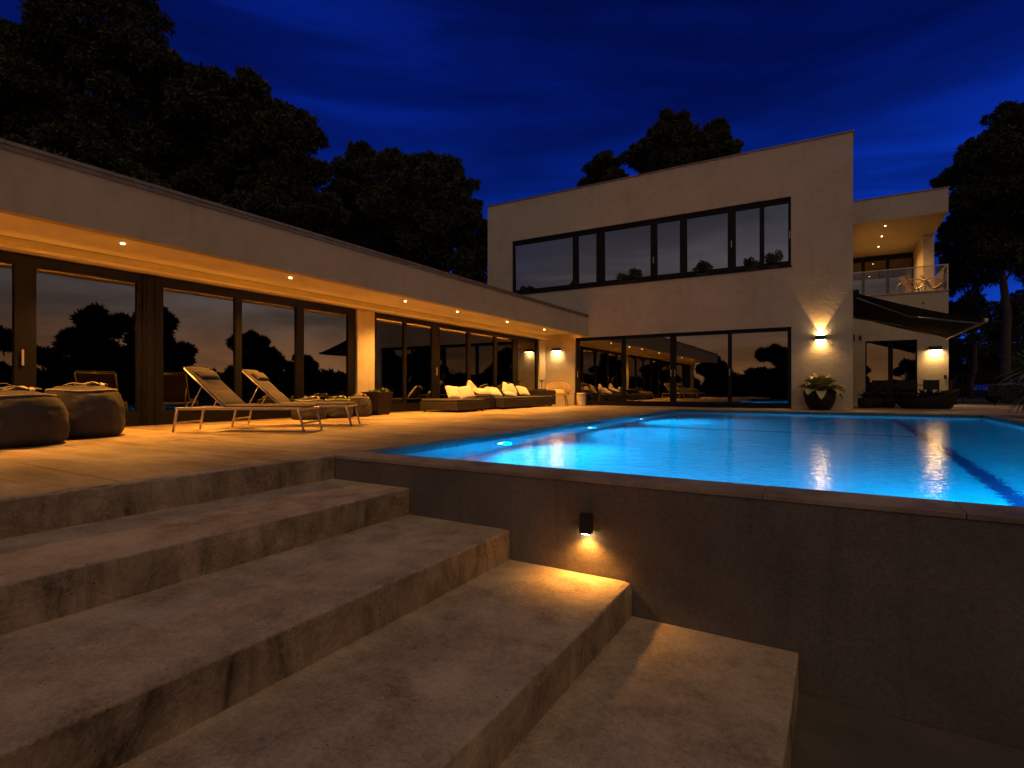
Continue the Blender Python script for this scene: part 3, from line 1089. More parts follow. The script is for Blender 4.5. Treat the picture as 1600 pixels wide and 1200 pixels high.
# ================================================================== loungers
def make_lounger():
    o = thing('sun_lounger', 'x', 'sun lounger', (0, 0, 0), 0, 'pair of sun loungers on the pool deck')
    L, W = 1.82, .31
    f = MB()
    for s in (-1, 1):
        f.box(.0, L, s * W - .016, s * W + .016, .315, .35)
    for xx in (.02, .62, 1.25, L - .02):
        f.box(xx - .014, xx + .014, -W + .017, W - .017, .318, .345)
    f.build('frame', M['alu'], o, bevel=.006)
    for xx, dx_ in ((.03, -.07), (L - .05, .09)):
        for s in (-1, 1):
            lg = MB()
            lg.tube([(xx, s * W, .33), (xx + dx_ * .4, s * W, .20), (xx + dx_, s * W, .0)], .020, 8, flat=.8)
            lg.build('leg', M['alu'], o, smooth=True)
        MB().box(xx + dx_ * .5 - .010, xx + dx_ * .5 + .010, -W + .015, W - .015, .115, .140).build('stretcher', M['alu'], o)
    for s in (-1, 1):
        MB().tube([(xx + .0, s * W, .12), (xx + .0, s * W, .10)], .004, 4)
    # padded seat, quilted in sections
    def pad(l0, l1, base_fn, nm):
        nx, ny = 30, 12
        top = []
        bot = []
        for i in range(nx + 1):
            for j in range(ny + 1):
                l = l0 + (l1 - l0) * i / nx
                v = -1 + 2 * j / ny
                qn = abs(math.sin(PI * (l - l0) / .31)) ** .5
                h = .018 + .016 * qn * (1 - abs(v) ** 6)
                if abs(v) > .98 or i in (0, nx):
                    h = .010
                px, pz, nx_, nz_ = base_fn(l)
                top.append((px + nx_ * h, v * .285, pz + nz_ * h))
                bot.append((px - nx_ * .008, v * .285, pz - nz_ * .008))
        q = len(top)
        fs = []
        for i in range(nx):
            for j in range(ny):
                a = i * (ny + 1) + j
                fs.append((a, a + ny + 1, a + ny + 2, a + 1))
                fs.append((q + a, q + a + 1, q + a + ny + 2, q + a + ny + 1))
        for i in range(nx):
            for j in (0, ny):
                a = i * (ny + 1) + j
                c = a + ny + 1
                fs.append((a, q + a, q + c, c) if j else (a, c, q + c, q + a))
        for i in (0, nx):
            for j in range(ny):
                a = i * (ny + 1) + j
                fs.append((a, a + 1, q + a + 1, q + a) if i else (a, q + a, q + a + 1, a + 1))
        return MB().add(top + bot, fs).build(nm, M['sling'], o, smooth=True)
    pad(.70, L - .01, lambda l: (l, .362, 0, 1), 'seat_pad')
    ang = R(43)
    ca, sa = math.cos(ang), math.sin(ang)
    bp = pad(0, .82, lambda l: (.70 - l * ca, .368 + l * sa, sa, ca), 'back_pad')
    fr = MB()
    for s in (-1, 1):
        fr.tube([(.70, s * .29, .35), (.70 - .80 * ca, s * .29, .35 + .80 * sa)], .013, 8)
    fr.tube([(.70 - .80 * ca, -.29, .35 + .80 * sa), (.70 - .80 * ca, .29, .35 + .80 * sa)], .013, 8)
    fr.build('back_frame', M['alu'], o, smooth=True)
    pr = MB()
    for s in (-1, 1):
        pr.tube([(.36, s * .27, .345 + .34 * sa / ca * .98), (.20, s * .27, .345)], .009, 6)
    pr.build('prop', M['alu'], o, smooth=True)
    # head pillow strapped on the back
    P = MB()
    n1, n2 = 10, 14
    vs = []
    for sgn in (1, -1):
        for i in range(n1 + 1):
            for j in range(n2 + 1):
                a = -1 + 2 * i / n1
                c = -1 + 2 * j / n2
                h = .038 * max(0, (1 - a ** 4)) ** .5 * max(0, (1 - c ** 6)) ** .5
                l = .62 + a * .085
                hh = .045 + (h if sgn > 0 else -.012)
                vs.append((.70 - l * ca + sa * hh, c * .22, .368 + l * sa + ca * hh))
    fs = []
    q = (n1 + 1) * (n2 + 1)
    for i in range(n1):
        for j in range(n2):
            a = i * (n2 + 1) + j
            fs.append((a, a + 1, a + n2 + 2, a + n2 + 1))
            fs.append((q + a, q + a + n2 + 1, q + a + n2 + 2, q + a + 1))
    P.add(vs, fs).build('head_pillow', M['sling'], bp, smooth=True)
    return o


lo = make_lounger()
lo.location = (-8.17, 4.39, 0)
lo.rotation_euler = (0, 0, math.atan2(.90, 1.66))
lo['label'] = 'taupe padded sun lounger nearer the pool, the one in front of the other'
l2 = copy_tree(lo)
l2.location = (-8.50, 5.44, 0)
l2.rotation_euler = (0, 0, math.atan2(1.05, 1.52))
l2['label'] = 'taupe padded sun lounger standing behind, closer to the white pillar'


# ================================================================== bean bags
def bean_bag(loc, rad, h, label, seed, webbing='piping', tagged=False, cat='bean bag', cloth='bean', rz=0):
    rnd = random.Random(seed)
    o = thing('bean_bag', label, cat, loc, rz, 'bean bags along the wing')
    ph = [rnd.uniform(0, 6.28) for _ in range(6)]

    def fn(r, z, q):
        k = 1 + .022 * math.sin(2 * q + ph[0]) + .014 * math.sin(5 * q + ph[1] + z * 4) + .008 * math.sin(11 * q + ph[2] + z * 9)
        wr = .003 * math.sin(17 * q + 8 * z + ph[3]) + .0035 * math.sin(21 * z / h + 3 * math.sin(3 * q + ph[4]))
        return r * k + (wr if r > .1 * rad else 0), z + (.012 * math.sin(3 * q + ph[5]) * (z / h) ** 2 if z > .05 else 0)
    prof = []
    P = [(.0, 0), (.80, 0), (.90, .02), (.975, .10), (1.0, .26), (1.0, .42), (.985, .56), (.945, .70), (.87, .82), (.76, .91), (.58, .965), (.32, .985), (.12, .97), (.0, .965)]
    for i in range(len(P) - 1):
        for k in range(4):
            f = k / 4
            prof.append((max(.001, (P[i][0] + (P[i + 1][0] - P[i][0]) * f)) * rad, (P[i][1] + (P[i + 1][1] - P[i][1]) * f) * h))
    body = MB().lathe(prof, 72, fn=fn, caps=False).build('body', M[cloth], o, smooth=True)
    # seam piping round the top
    pts = []
    for k in range(60):
        q = 2 * PI * k / 60
        rr, zz = fn(.79 * rad, .895 * h, q)
        pts.append((rr * math.cos(q), rr * math.sin(q), zz + .006))
    MB().tube(pts, .011, 6, closed=True).build('piping', M[webbing], body, smooth=True)
    # two webbing handles lying slack on the top
    for s, a0 in ((1, .2), (-1, 1.7)):
        pts = []
        for k in range(17):
            f = k / 16
            q = a0 + s * .1
            u = (-1 + 2 * f) * .52 * rad
            off = s * (.18 + .20 * math.sin(PI * f)) * rad
            zz = h * .985 + .012 + .028 * math.sin(PI * f) + .012 * math.sin(5 * PI * f + s)
            pts.append((u * math.cos(q) - off * math.sin(q), u * math.sin(q) + off * math.cos(q), zz))
        MB().tube(pts, .024, 6, flat=.35).build('handle', M[webbing], o, smooth=True)
    if tagged:
        a = tagged
        c = Vector((math.cos(a), math.sin(a), 0))
        tt = Vector((-math.sin(a), math.cos(a), 0))
        p = c * (rad * 1.015) + Vector((0, 0, h * .50))
        vs = []
        for (u, v) in ((-.012, -.045), (.014, -.052), (.002, .05), (-.024, .055)):
            for d in (0.004, .012):
                vs.append(p + tt * u + Vector((0, 0, v)) + c * d)
        MB().add(vs, [(1, 3, 5, 7), (0, 6, 4, 2), (0, 2, 3, 1), (2, 4, 5, 3), (4, 6, 7, 5), (6, 0, 1, 7)]).build('cloth_tag', M['white'], o)
    return o


bean_bag((-7.86, 2.20, 0), .60, .60, 'low slumped grey-brown bean bag with a white cloth tag, cut off by the picture edge', 3, tagged=R(-17))
bean_bag((-8.36, 3.14, 0), .455, .66, 'upright round grey-brown bean bag standing between the tagged one and the dark door column', 5)
bean_bag((-9.10, 7.25, 0), .34, .42, 'small dark bean bag behind the loungers with cream handles, first from the door column', 8, cloth='seatpad')
bean_bag((-9.08, 7.95, 0), .32, .42, 'small dark bean bag with lime green handles behind the loungers', 9, webbing='lime', cloth='seatpad')
bean_bag((-9.08, 8.55, 0), .28, .46, 'small dark bean bag with cream handles closest to the square planter', 11, cloth='seatpad')


# ================================================================== plants
def leaf(b, base, az, el, L, W, bend=.4, n=7, fold=.25, droop=0):
    """a tapered curved leaf with thickness from a folded strip"""
    dirh = Vector((math.cos(az), math.sin(az), 0))
    side = Vector((-math.sin(az), math.cos(az), 0))
    p = Vector(base)
    e = el
    rows_ = []
    for i in range(n + 1):
        f = i / n
        w = W * (max(0, math.sin(PI * min(1, f * .82 + .16))) ** .8) * (1 if f < 1 else .05)
        t_ = dirh * math.cos(e) + Vector((0, 0, math.sin(e)))
        up = -dirh * math.sin(e) + Vector((0, 0, math.cos(e)))
        rows_.append((p - side * w + up * w * fold, p.copy(), p + side * w + up * w * fold))
        p = p + t_ * (L / n)
        e -= bend / n * (1 + droop * f)
    vs = [q for r_ in rows_ for q in r_]
    fs = []
    for i in range(n):
        a = i * 3
        fs += [(a, a + 1, a + 4, a + 3), (a + 1, a + 2, a + 5, a + 4)]
    b.add(vs, fs)


def rosette(n, L, W, h0, seed, el=(10, 80), bend=.9, rad=.05, fold=.25):
    rnd = random.Random(seed)
    b = MB()
    for k in range(n):
        f = k / n
        az = k * 2.399 + rnd.uniform(-.2, .2)
        e = R(el[0] + (el[1] - el[0]) * f) + rnd.uniform(-.1, .1)
        leaf(b, (rad * math.cos(az), rad * math.sin(az), h0 + .02 * f), az, e, L * rnd.uniform(.8, 1.1) * (1 - .35 * f), W * rnd.uniform(.85, 1.1), bend * rnd.uniform(.7, 1.2), fold=fold)
    return b


# big agave pot by the facade
pt = thing('potted_agave', 'large pale-leaved agave in a tall dark tapered pot under the two-way wall lamp', 'potted plant', (-.35, 18.05, 0))
MB().lathe([(.19, 0), (.25, .015), (.33, .12), (.385, .27), (.405, .42), (.40, .50), (.39, .53), (.36, .53), (.35, .46)], 40).build('pot', M['pot'], pt, smooth=True)
MB().lathe([(.001, .47), (.345, .47)], 24, caps=False).build('soil', M['soil'], pt)
for k in range(46):
    rnd = random.Random(100 + k)
    f = k / 46
    b = MB()
    az = k * 2.399
    leaf(b, (.06 * math.cos(az), .06 * math.sin(az), .47 + .06 * f), az, R(38 + 50 * f + rnd.uniform(-10, 8)), (.66 - .10 * f) * rnd.uniform(.85, 1.1), .17 * rnd.uniform(.8, 1.1), (1.9 - 1.2 * f) * rnd.uniform(.7, 1.2), n=9, fold=.35)
    b.build('leaf', M['agave'], pt, smooth=True)

# square planter by the pillar
sp_ = thing('square_planter', 'dark square tapered planter with small succulents beside the white pillar', 'planter', (-9.28, 9.32, 0), R(4))
vs = []
for (w_, z) in ((.20, 0), (.265, .54), (.235, .54), (.22, .49)):
    vs += [(-w_, -w_, z), (w_, -w_, z), (w_, w_, z), (-w_, w_, z)]
fs = [(3, 2, 1, 0)]
for l in range(3):
    for k in range(4):
        fs.append((l * 4 + k, l * 4 + (k + 1) % 4, l * 4 + 4 + (k + 1) % 4, l * 4 + 4 + k))
fs.append((12, 13, 14, 15))
MB().add(vs, fs).build('planter_box', M['pot'], sp_, bevel=.008)
for (x, y, s, sd) in [(-.10, .08, .9, 1), (.11, .08, 1.25, 2), (.0, -.10, .8, 3), (-.13, -.10, .7, 4)]:
    o = rosette(16, .17 * s, .028 * s, 0, sd, (15, 75), .5, .015).build('succulent', M['succulent'], sp_, smooth=True)
    o.location = (x, y, 0.50)

# ================================================================== sofa group
def cushion(label, loc, rot, w_=.5, h_=.42, t_=.16, mat='cream'):
    n1 = 12
    vs = []
    for sgn in (1, -1):
        for i in range(n1 + 1):
            for j in range(n1 + 1):
                a = -1 + 2 * i / n1
                c = -1 + 2 * j / n1
                pin = 1 - .10 * (abs(a) ** 3) * (abs(c) ** 3) * 1.2
                edge = (1 - a ** 4) * (1 - c ** 4)
                hh = t_ / 2 * max(0, edge) ** .45
                vs.append((a * w_ / 2 * pin * (1 - .07 * (1 - c * c)), sgn * hh, c * h_ / 2 * pin * (1 - .07 * (1 - a * a))))
    q = (n1 + 1) ** 2
    fs = []
    for i in range(n1):
        for j in range(n1):
            a = i * (n1 + 1) + j
            fs.append((a, a + 1, a + n1 + 2, a + n1 + 1))
            fs.append((q + a, q + a + n1 + 1, q + a + n1 + 2, q + a + 1))
    o = MB().add(vs, fs).build('cushion', M[mat], smooth=True)
    o.location = loc
    o.rotation_euler = rot
    return tag(o, label, 'cushion', 'cushions piled on the dark sofa')


def sofa_module(x0, x1, y0, y1, h, label, back=None, pad=True):
    o = thing('sofa_module', label, 'outdoor sofa', ((x0 + x1) / 2, (y0 + y1) / 2, 0), 0, 'modules of the dark woven sofa')
    w_, l_ = (x1 - x0) / 2, (y1 - y0) / 2
    MB().box(-w_, w_, -l_, l_, .055, h - .07).build('woven_base', M['wicker'], o, bevel=.012)
    if pad:
        MB().box(-w_ + .015, w_ - .015, -l_ + .015, l_ - .015, h - .068, h).build('seat_pad', M['seatpad'], o, bevel=.028, seg=3)
    for sx in (-1, 1):
        for sy in (-1, 1):
            MB().box(sx * (w_ - .09) - .02, sx * (w_ - .09) + .02, sy * (l_ - .09) - .02, sy * (l_ - .09) + .02, 0, .054).build('foot', M['black'], o)
    if back == 'arm':
        MB().box(-w_, w_, l_ + .002, l_ + .16, .055, h + .20).build('armrest', M['wicker'], o, bevel=.012)
    return o


sofa_module(-9.45, -8.22, 11.05, 12.40, .34, 'low dark woven chaise module at the near end of the sofa')
sofa_module(-9.45, -8.62, 12.48, 13.45, .44, 'short dark sofa module set back, between the chaise and the long run')
sofa_module(-9.45, -8.35, 13.52, 15.25, .36, 'dark woven sofa module in the middle of the long run')
sofa_module(-9.45, -8.42, 15.32, 16.95, .36, 'dark woven sofa module with an armrest at the far end', back='arm')
cushion('flat pale cushion leaning on the chaise, nearer the camera', (-9.0, 11.95, .50), (R(-38), R(6), R(70)), .52, .48)
cushion('pale cushion leaning just behind it on the chaise', (-8.78, 12.20, .50), (R(-34), R(-8), R(62)), .50, .46)
cushion('upright pale cushion with a raised corner on the short module', (-9.12, 12.95, .60), (R(-20), R(38), R(80)), .48, .44)
cushion('pale cushion lying on the short module in front of the raised one', (-8.86, 13.10, .52), (R(-72), R(0), R(80)), .60, .42)
cushion('long pale cushion on the middle module', (-9.0, 13.95, .50), (R(-48), R(4), R(78)), .62, .44)
cushion('pale cushion tipped on its corner on the middle module', (-8.95, 14.7, .56), (R(-28), R(32), R(72)), .52, .48)
cushion('pale cushion leaning back behind the tipped one', (-9.14, 15.2, .56), (R(-26), R(-10), R(84)), .55, .46)
cushion('pale rounded cushion on the far sofa module', (-9.1, 15.95, .52), (R(-40), R(8), R(82)), .62, .44)
cushion('small folded pale cushion at the front of the middle module', (-8.70, 14.45, .43), (R(-80), R(10), R(60)), .42, .34)

# small potted plant on a black planter cube behind the sofa
pp = thing('cube_planter', 'black cube planter with a small leggy plant beside the corner wall', 'planter', (-9.22, 17.55, 0))
MB().box(-.24, .24, -.24, .24, 0, .60).build('planter_box', M['black'], pp, bevel=.01)
MB().tube([(0, 0, .60), (.01, 0, .85)], .012, 6).build('stem', M['wood'], pp)
for k in range(7):
    b = MB()
    leaf(b, (.01, 0, .85), k * .9, R(25 + 8 * (k % 4)), .26, .028, .9)
    b.build('leaf', M['fern'], pp, smooth=True)

# round-backed rope chair
ch = thing('lounge_chair', 'round-backed tan rope lounge chair with wooden legs under the corner lamp', 'chair', (-8.42, 17.35, 0), R(-58))
for (x, y, tx, ty) in ((-.24, -.24, -.32, -.30), (.26, -.24, .30, -.30), (-.24, .24, -.32, .30), (.26, .24, .30, .30)):
    MB().tube([(x * .9, y * .9, .40), (tx, ty, 0)], .020, 8, r2=.013).build('leg', M['wood'], ch, smooth=True)
pts = [(.34 * math.cos(q), .36 * math.sin(q), .40) for q in [2 * PI * k / 32 for k in range(32)]]
MB().tube(pts, .018, 8, closed=True).build('seat_ring', M['rope'], ch, smooth=True)
n = 26
arc = []
for k in range(n + 1):
    q = R(80) + R(200) * k / n
    arc.append((.42 * math.cos(q) - .03, .42 * math.sin(q), .56 + .28 * max(0, math.sin(PI * k / n)) ** .8))
MB().tube(arc, .018, 8).build('back_rim', M['rope'], ch, smooth=True)
cords = MB()
for k in range(1, n):
    q = R(80) + R(200) * k / n
    cords.tube([(.34 * math.cos(q), .36 * math.sin(q), .40), arc[k]], .010, 5)
for k in range(-4, 5):
    yy = k * .075
    xx = .34 * math.sqrt(max(0, 1 - (yy / .36) ** 2))
    cords.tube([(-xx, yy, .395), (xx, yy, .395)], .009, 5)
cords.build('cord_webbing', M['rope'], ch, smooth=True)
c = cushion('tan cushion resting on the round-backed lounge chair', (-8.42, 17.35, .50), (R(-74), R(0), R(30)), .46, .46, .12, 'rope')
c['group'] = 'cushion on the rope chair'
st = thing('side_stool', 'white drum-shaped side stool next to the round-backed chair', 'stool', (-7.86, 18.05, 0))
MB().lathe([(.15, 0), (.165, .03), (.17, .42), (.16, .46), (.001, .465)], 32).build('drum', M['ceramic'], st, smooth=False)
MB().lathe([(.175, .38), (.178, .40), (.175, .42)], 32).build('rim_band', M['rope'], st, smooth=True)
tb = thing('side_table', 'thin dark side table between the round-backed chair and the drum stool', 'side table', (-8.05, 18.20, 0))
MB().lathe([(.001, .44), (.20, .44), (.20, .455), (.001, .456)], 28, caps=False).build('table_top', M['black'], tb)
for k in range(3):
    q = k * 2.1
    MB().tube([(.15 * math.cos(q), .15 * math.sin(q), .44), (.18 * math.cos(q), .18 * math.sin(q), 0)], .009, 6).build('leg', M['black'], tb)

# ================================================================== under the awning
bp_ = thing('boat_planter', 'long dark boat-shaped planter with low plants below the awning', 'planter', (2.45, 20.75, 0), R(20))
bp_.scale = (1.2, 1.2, 1.15)
prof = []
vs = []
n, mm = 28, 8
for i in range(mm + 1):
    f = i / mm
    for j in range(n):
        q = 2 * PI * j / n
        a, c = .52 + .22 * f ** .6, .22 + .14 * f ** .6
        x, y = a * math.cos(q), c * math.sin(q)
        rise = (.24 + .30 * max(0, 0.5 + .5 * math.cos(q)) ** 1.6)
        vs.append((x, y, rise * f))
fs = [tuple(range(n - 1, -1, -1))]
for i in range(mm):
    for j in range(n):
        fs.append((i * n + j, i * n + (j + 1) % n, (i + 1) * n + (j + 1) % n, (i + 1) * n + j))
o = len(vs)
for j in range(n):
    q = 2 * PI * j / n
    vs.append((.66 * math.cos(q), .30 * math.sin(q), (.24 + .30 * max(0, 0.5 + .5 * math.cos(q)) ** 1.6) - .04))
for j in range(n):
    fs.append((mm * n + j, mm * n + (j + 1) % n, o + (j + 1) % n, o + j))
fs.append(tuple(o + j for j in range(n)))
MB().add(vs, fs).build('planter_shell', M['pot'], bp_, smooth=True)
for (x, y, s, m_) in [(.38, .0, 1.3, 'succulent'), (.15, .05, 1.6, 'fern'), (-.1, -.03, 1.9, 'fern'), (-.35, .02, 1.2, 'fern'), (.5, .1, 1.0, 'succulent')]:
    o = rosette(14, .22 * s, .022 * s, 0, int(s * 50), (25, 80), .5, .02).build('plant', M[m_], bp_, smooth=True)
    o.location = (x, y, .22 + .22 * (x + .6) * .5)

dt = thing('dining_table', 'dark outdoor dining table half hidden behind the boat-shaped planter', 'table', (1.95, 23.3, 0))
for k in range(6):
    MB().box(-.95, .95, -.45 + k * .15 + .004, -.45 + (k + 1) * .15 - .004, .72, .75).build('plank', M['wood'], dt)
for sx in (-1, 1):
    for sy in (-1, 1):
        MB().box(sx * .88 - .035, sx * .88 + .035, sy * .38 - .035, sy * .38 + .035, 0, .72).build('leg', M['black'], dt)


def dining_chair():
    o = thing('dining_chair', 'x', 'chair', (0, 0, 0), 0, 'dark chairs around the dining table')
    MB().box(-.22, .22, -.22, .22, .43, .47).build('seat', M['black'], o, bevel=.01)
    for sx in (-1, 1):
        for sy in (-1, 1):
            MB().box(sx * .2 - .016, sx * .2 + .016, sy * .2 - .016, sy * .2 + .016, 0, .43 if sy < 0 else .92).build('leg', M['black'], o)
    MB().box(-.184, .184, .19, .21, .58, .90).build('backrest', M['wicker'], o, bevel=.005)
    return o


dc = dining_chair()
spots = [(1.35, 22.55, 180, 'dark dining chair on the pool side of the table, nearest the white side wall'), (2.05, 22.5, 176, 'dark dining chair on the pool side of the table, middle one'),
         (2.75, 22.62, 184, 'dark dining chair on the pool side of the table, beside the boat-shaped planter'), (1.5, 24.1, 0, 'dark dining chair behind the table, in front of the window'),
         (2.4, 24.12, 4, 'dark dining chair behind the table, in front of the window frame edge'), (3.22, 23.35, -90, 'dark dining chair at the head of the table below the set-back wall lamp')]
for i, (x, y, a, lab) in enumerate(spots):
    o = dc if i == 0 else copy_tree(dc)
    o.location = (x, y, 0)
    o.rotation_euler = (0, 0, R(a))
    o['label'] = lab
for k, (x, y, h, mt, lab) in enumerate([(.86, 20.4, .72, 'fern', 'leafy dark plant in a low round pot against the villa corner'), (1.15, 20.9, .85, 'red', 'red-tipped plant in a round pot near the villa corner'), (1.52, 21.3, 1.05, 'fern', 'tallest leafy plant in a round pot in front of the dining window')]):
    o = thing('potted_shrub', lab, 'potted plant', (x, y, 0), 0, 'pots at the edge of the dining terrace')
    MB().lathe([(.13, 0), (.19, .03), (.22, .20), (.20, .32), (.185, .32), (.18, .27), (.001, .27)], 24, caps=False).build('pot', M['pot'], o, smooth=True)
    b = MB()
    rnd = random.Random(k + 40)
    for j in range(34):
        az = rnd.uniform(0, 6.28)
        leaf(b, (.05 * math.cos(az), .05 * math.sin(az), .27 + rnd.uniform(0, h - .62)), az, R(rnd.uniform(25, 85)), rnd.uniform(.22, .36), rnd.uniform(.022, .04), rnd.uniform(.4, 1.4))
    b.build('foliage', M[mt], o, smooth=True)
    MB().tube([(0, 0, .27), (.01, .01, h - .3)], .014, 6).build('stem', M['wood'], o)

# added sill foliage standing in for treetops mirrored in the upper windows
for k, (x, n_, hh, ww, lab) in enumerate([(-10.45, 5, .26, .42, 'lowest shrub on the sill of the upper windows, in the widest pane'), (-8.40, 3, .30, .22, 'narrow shrub on the upper sill where the first two panes meet'),
                                          (-6.35, 8, .46, .75, 'widest and bushiest shrub on the upper sill, in the third pane'), (-3.75, 5, .42, .38, 'pointed shrub on the upper sill, in the fifth pane'),
                                          (-2.25, 4, .34, .34, 'small shrub on the upper sill, in the first of the two narrow end panes'), (-1.62, 4, .46, .30, 'shrub on the upper sill in the last pane, nearest the villa corner')]):
    o = thing('sill_shrub', lab, 'shrub', (x, YF + .015, 4.392), 0, 'shrubs on the upper window sill')
    MB().box(-ww * .5, ww * .5, -.035, .035, 0, .05).build('trough', M['black'], o)  # added base under the stand-in foliage
    rr = random.Random(300 + k)
    bl = [(rr.uniform(-ww, ww) * .5, rr.uniform(-.01, .01), .09 + hh * rr.uniform(.0, .62), hh * rr.uniform(.18, .30), 1.0) for q in range(n_ + 2)]
    c = bpy.data.objects.new('foliage', tuft_mesh('foliage', bl, 1500, .075, 300 + k, M['pine_dark'], 5, clump=False, elong=.22))
    COL.objects.link(c)
    c.parent = o

# balcony furniture
for k, (x, y, a, lab) in enumerate([(2.75, 27.5, 200, 'curved pale balcony chair with a cushion, next to the loggia pier'), (3.45, 27.6, 160, 'curved pale balcony chair behind the corner of the glass railing')]):
    o = thing('balcony_chair', lab, 'chair', (x, y, 4.42), R(a), 'pale curved chairs on the balcony')
    for s in (-1, 1):
        pts = [(.42 * math.cos(q) + .02, s * .26, .34 + .32 * math.sin(q)) for q in [R(200) - R(230) * i / 14 for i in range(15)]]
        MB().tube(pts, .020, 8).build('side_frame', M['alu'], o, smooth=True)
        MB().tube([(-.34, s * .26, .25), (-.42, s * .27, 0)], .014, 6).build('leg', M['ceramic'], o)
        MB().tube([(.36, s * .26, .20), (.42, s * .27, 0)], .014, 6).build('leg', M['ceramic'], o)
    vs = []
    for i in range(13):
        q = R(188) - R(20) * 0
        f = i / 12
        px = -.34 + .70 * f
        pz = .42 - .16 * math.sin(PI * min(1, f * 1.2)) + (.42 * max(0, f - .55) / .45)
        vs += [(px, -.25, pz), (px, .25, pz), (px, -.25, pz - .03), (px, .25, pz - .03)]
    fs = []
    for i in range(12):
        a_ = i * 4
        fs += [(a_, a_ + 1, a_ + 5, a_ + 4), (a_ + 2, a_ + 6, a_ + 7, a_ + 3), (a_, a_ + 4, a_ + 6, a_ + 2), (a_ + 1, a_ + 3, a_ + 7, a_ + 5)]
    MB().add(vs, fs).build('seat_shell', M['alu'], o, smooth=True)

# ================================================================== terrace fence, car
fn_ = thing('terrace_fence', 'dark metal fence with thin balusters past the villa corner', 'fence', (3.95, 26.2, 0))
MB().box(0, 2.3, -.02, .02, 1.12, 1.16).build('top_rail', M['frame'], fn_)
MB().box(0, 2.3, -.015, .015, .08, .11).build('bottom_rail', M['frame'], fn_)
for k in range(3):
    MB().box(k * 1.12, k * 1.12 + .045, -.025, .025, 0, 1.2).build('post', M['frame'], fn_)
bal = None
for k in range(21):
    if k in (0, 10, 20):
        continue
    if bal is None:
        bal = MB().box(-.008, .008, -.008, .008, .11, 1.12).build('baluster', M['frame'], fn_)
        bal.location = (.1 * k + .13, 0, 0)
    else:
        c = bal.copy()
        COL.objects.link(c)
        c.parent = fn_
        c.location = (.108 * k + .03, 0, 0)

car = thing('parked_car', 'dark estate car parked on the lawn beyond the terrace fence', 'car', (8.6, 36.5, -.10), R(8))
sec = [(-2.15, .45, .62), (-2.1, .30, .90), (-1.45, .30, .98), (-.75, .30, 1.02), (-.15, .30, 1.43), (.5, .30, 1.47), (1.5, .30, 1.42), (2.05, .30, 1.0), (2.15, .42, .60)]
vs = []
for (x, z0, z1) in sec:
    t_ = 1.0 if z1 < 1.1 else .80
    vs += [(x, -.86, z0), (x, -.88, min(z1, .9)), (x, -.86 * t_, z1), (x, .86 * t_, z1), (x, .88, min(z1, .9)), (x, .86, z0)]
fs = [tuple(range(6)), tuple(range(len(vs) - 1, len(vs) - 7, -1))]
for i in range(len(sec) - 1):
    for j in range(6):
        fs.append((i * 6 + j, i * 6 + (j + 1) % 6, i * 6 + 6 + (j + 1) % 6, i * 6 + 6 + j))
MB().add(vs, fs).build('body', M['car'], car, bevel=.04)
for s in (-1, 1):
    for (a, c) in ((-.55, .25), (.3, 1.0), (1.05, 1.6)):
        MB().add([(a + .25 * (a < 0), s * .80, 1.30 + .05), (c, s * .80, 1.36), (c, s * .885, .98), (a, s * .885, .98)], [(0, 1, 2, 3) if s > 0 else (3, 2, 1, 0)]).build('side_window', M['glass'], car)
    for xw in (-1.35, 1.35):
        Mx = Matrix.Translation((xw, s * .80, .33)) @ Matrix.Rotation(PI / 2, 4, 'X')
        wh = MB().lathe([(.20, -.10), (.31, -.10), (.33, -.06), (.33, .06), (.31, .10), (.20, .10)], 24, Mx).build('tyre', M['tyre'], car, smooth=True)
        MB().lathe([(.001, -.07), (.20, -.08), (.20, .08), (.001, .07)], 16, Mx, caps=False).build('rim', M['alu'], wh)
for s in (-1, 1):
    MB().box(-2.18, -2.10, s * .68 - .14, s * .68 + .14, .62, .74).build('headlight', M['ceramic'], car, bevel=.02)


# ================================================================== trees
def tree(name, label, cat, base, blobs, seed, n_per=420, size=.30, mat='pine_dark', group=None, needles=7, trunk_r=.28, elong=.16, limbs=True):
    """blobs in world coordinates"""
    o = thing(name, label, cat, base, 0, group)
    B = Vector(base)
    loc = [(x - B.x, y - B.y, z - B.z, r, f) for (x, y, z, r, f) in blobs]
    me = tuft_mesh('crown', loc, n_per, size, seed, M[mat], needles, elong=elong)
    c = bpy.data.objects.new('crown', me)
    COL.objects.link(c)
    c.parent = o
    rnd = random.Random(seed)
    top = max(p[2] for p in loc)
    cx = sum(p[0] for p in loc) / len(loc)
    cyy = sum(p[1] for p in loc) / len(loc)
    t_ = MB()
    trunk = []
    for k in range(9):
        f = k / 8
        trunk.append(Vector((cx * f ** 1.5 + .12 * math.sin(k * 1.7 + seed), cyy * f ** 1.5 + .1 * math.cos(k * 1.3 + seed), top * .82 * f)))
    t_.tube(trunk, trunk_r, 10, r2=trunk_r * .25)
    t_.build('trunk', M['bark'], o, smooth=True)
    if limbs:
        l_ = MB()
        for (x, y, z, r, f) in loc:
            k = min(7, max(1, int((z - r * .8) / (top * .82) * 8)))
            s = trunk[k]
            mid = (s + Vector((x, y, z))) / 2 + Vector((0, 0, -.08 * r))
            l_.tube([s, mid, Vector((x, y, z))], trunk_r * .28, 6, r2=trunk_r * .06)
            for q in range(2):
                e = Vector((x, y, z)) + Vector((rnd.uniform(-1, 1), rnd.uniform(-1, 1), rnd.uniform(-.3, .8))) * r * .8
                l_.tube([mid, e], trunk_r * .12, 5, r2=.01)
        l_.build('limbs', M['bark'], o, smooth=True)
    return o


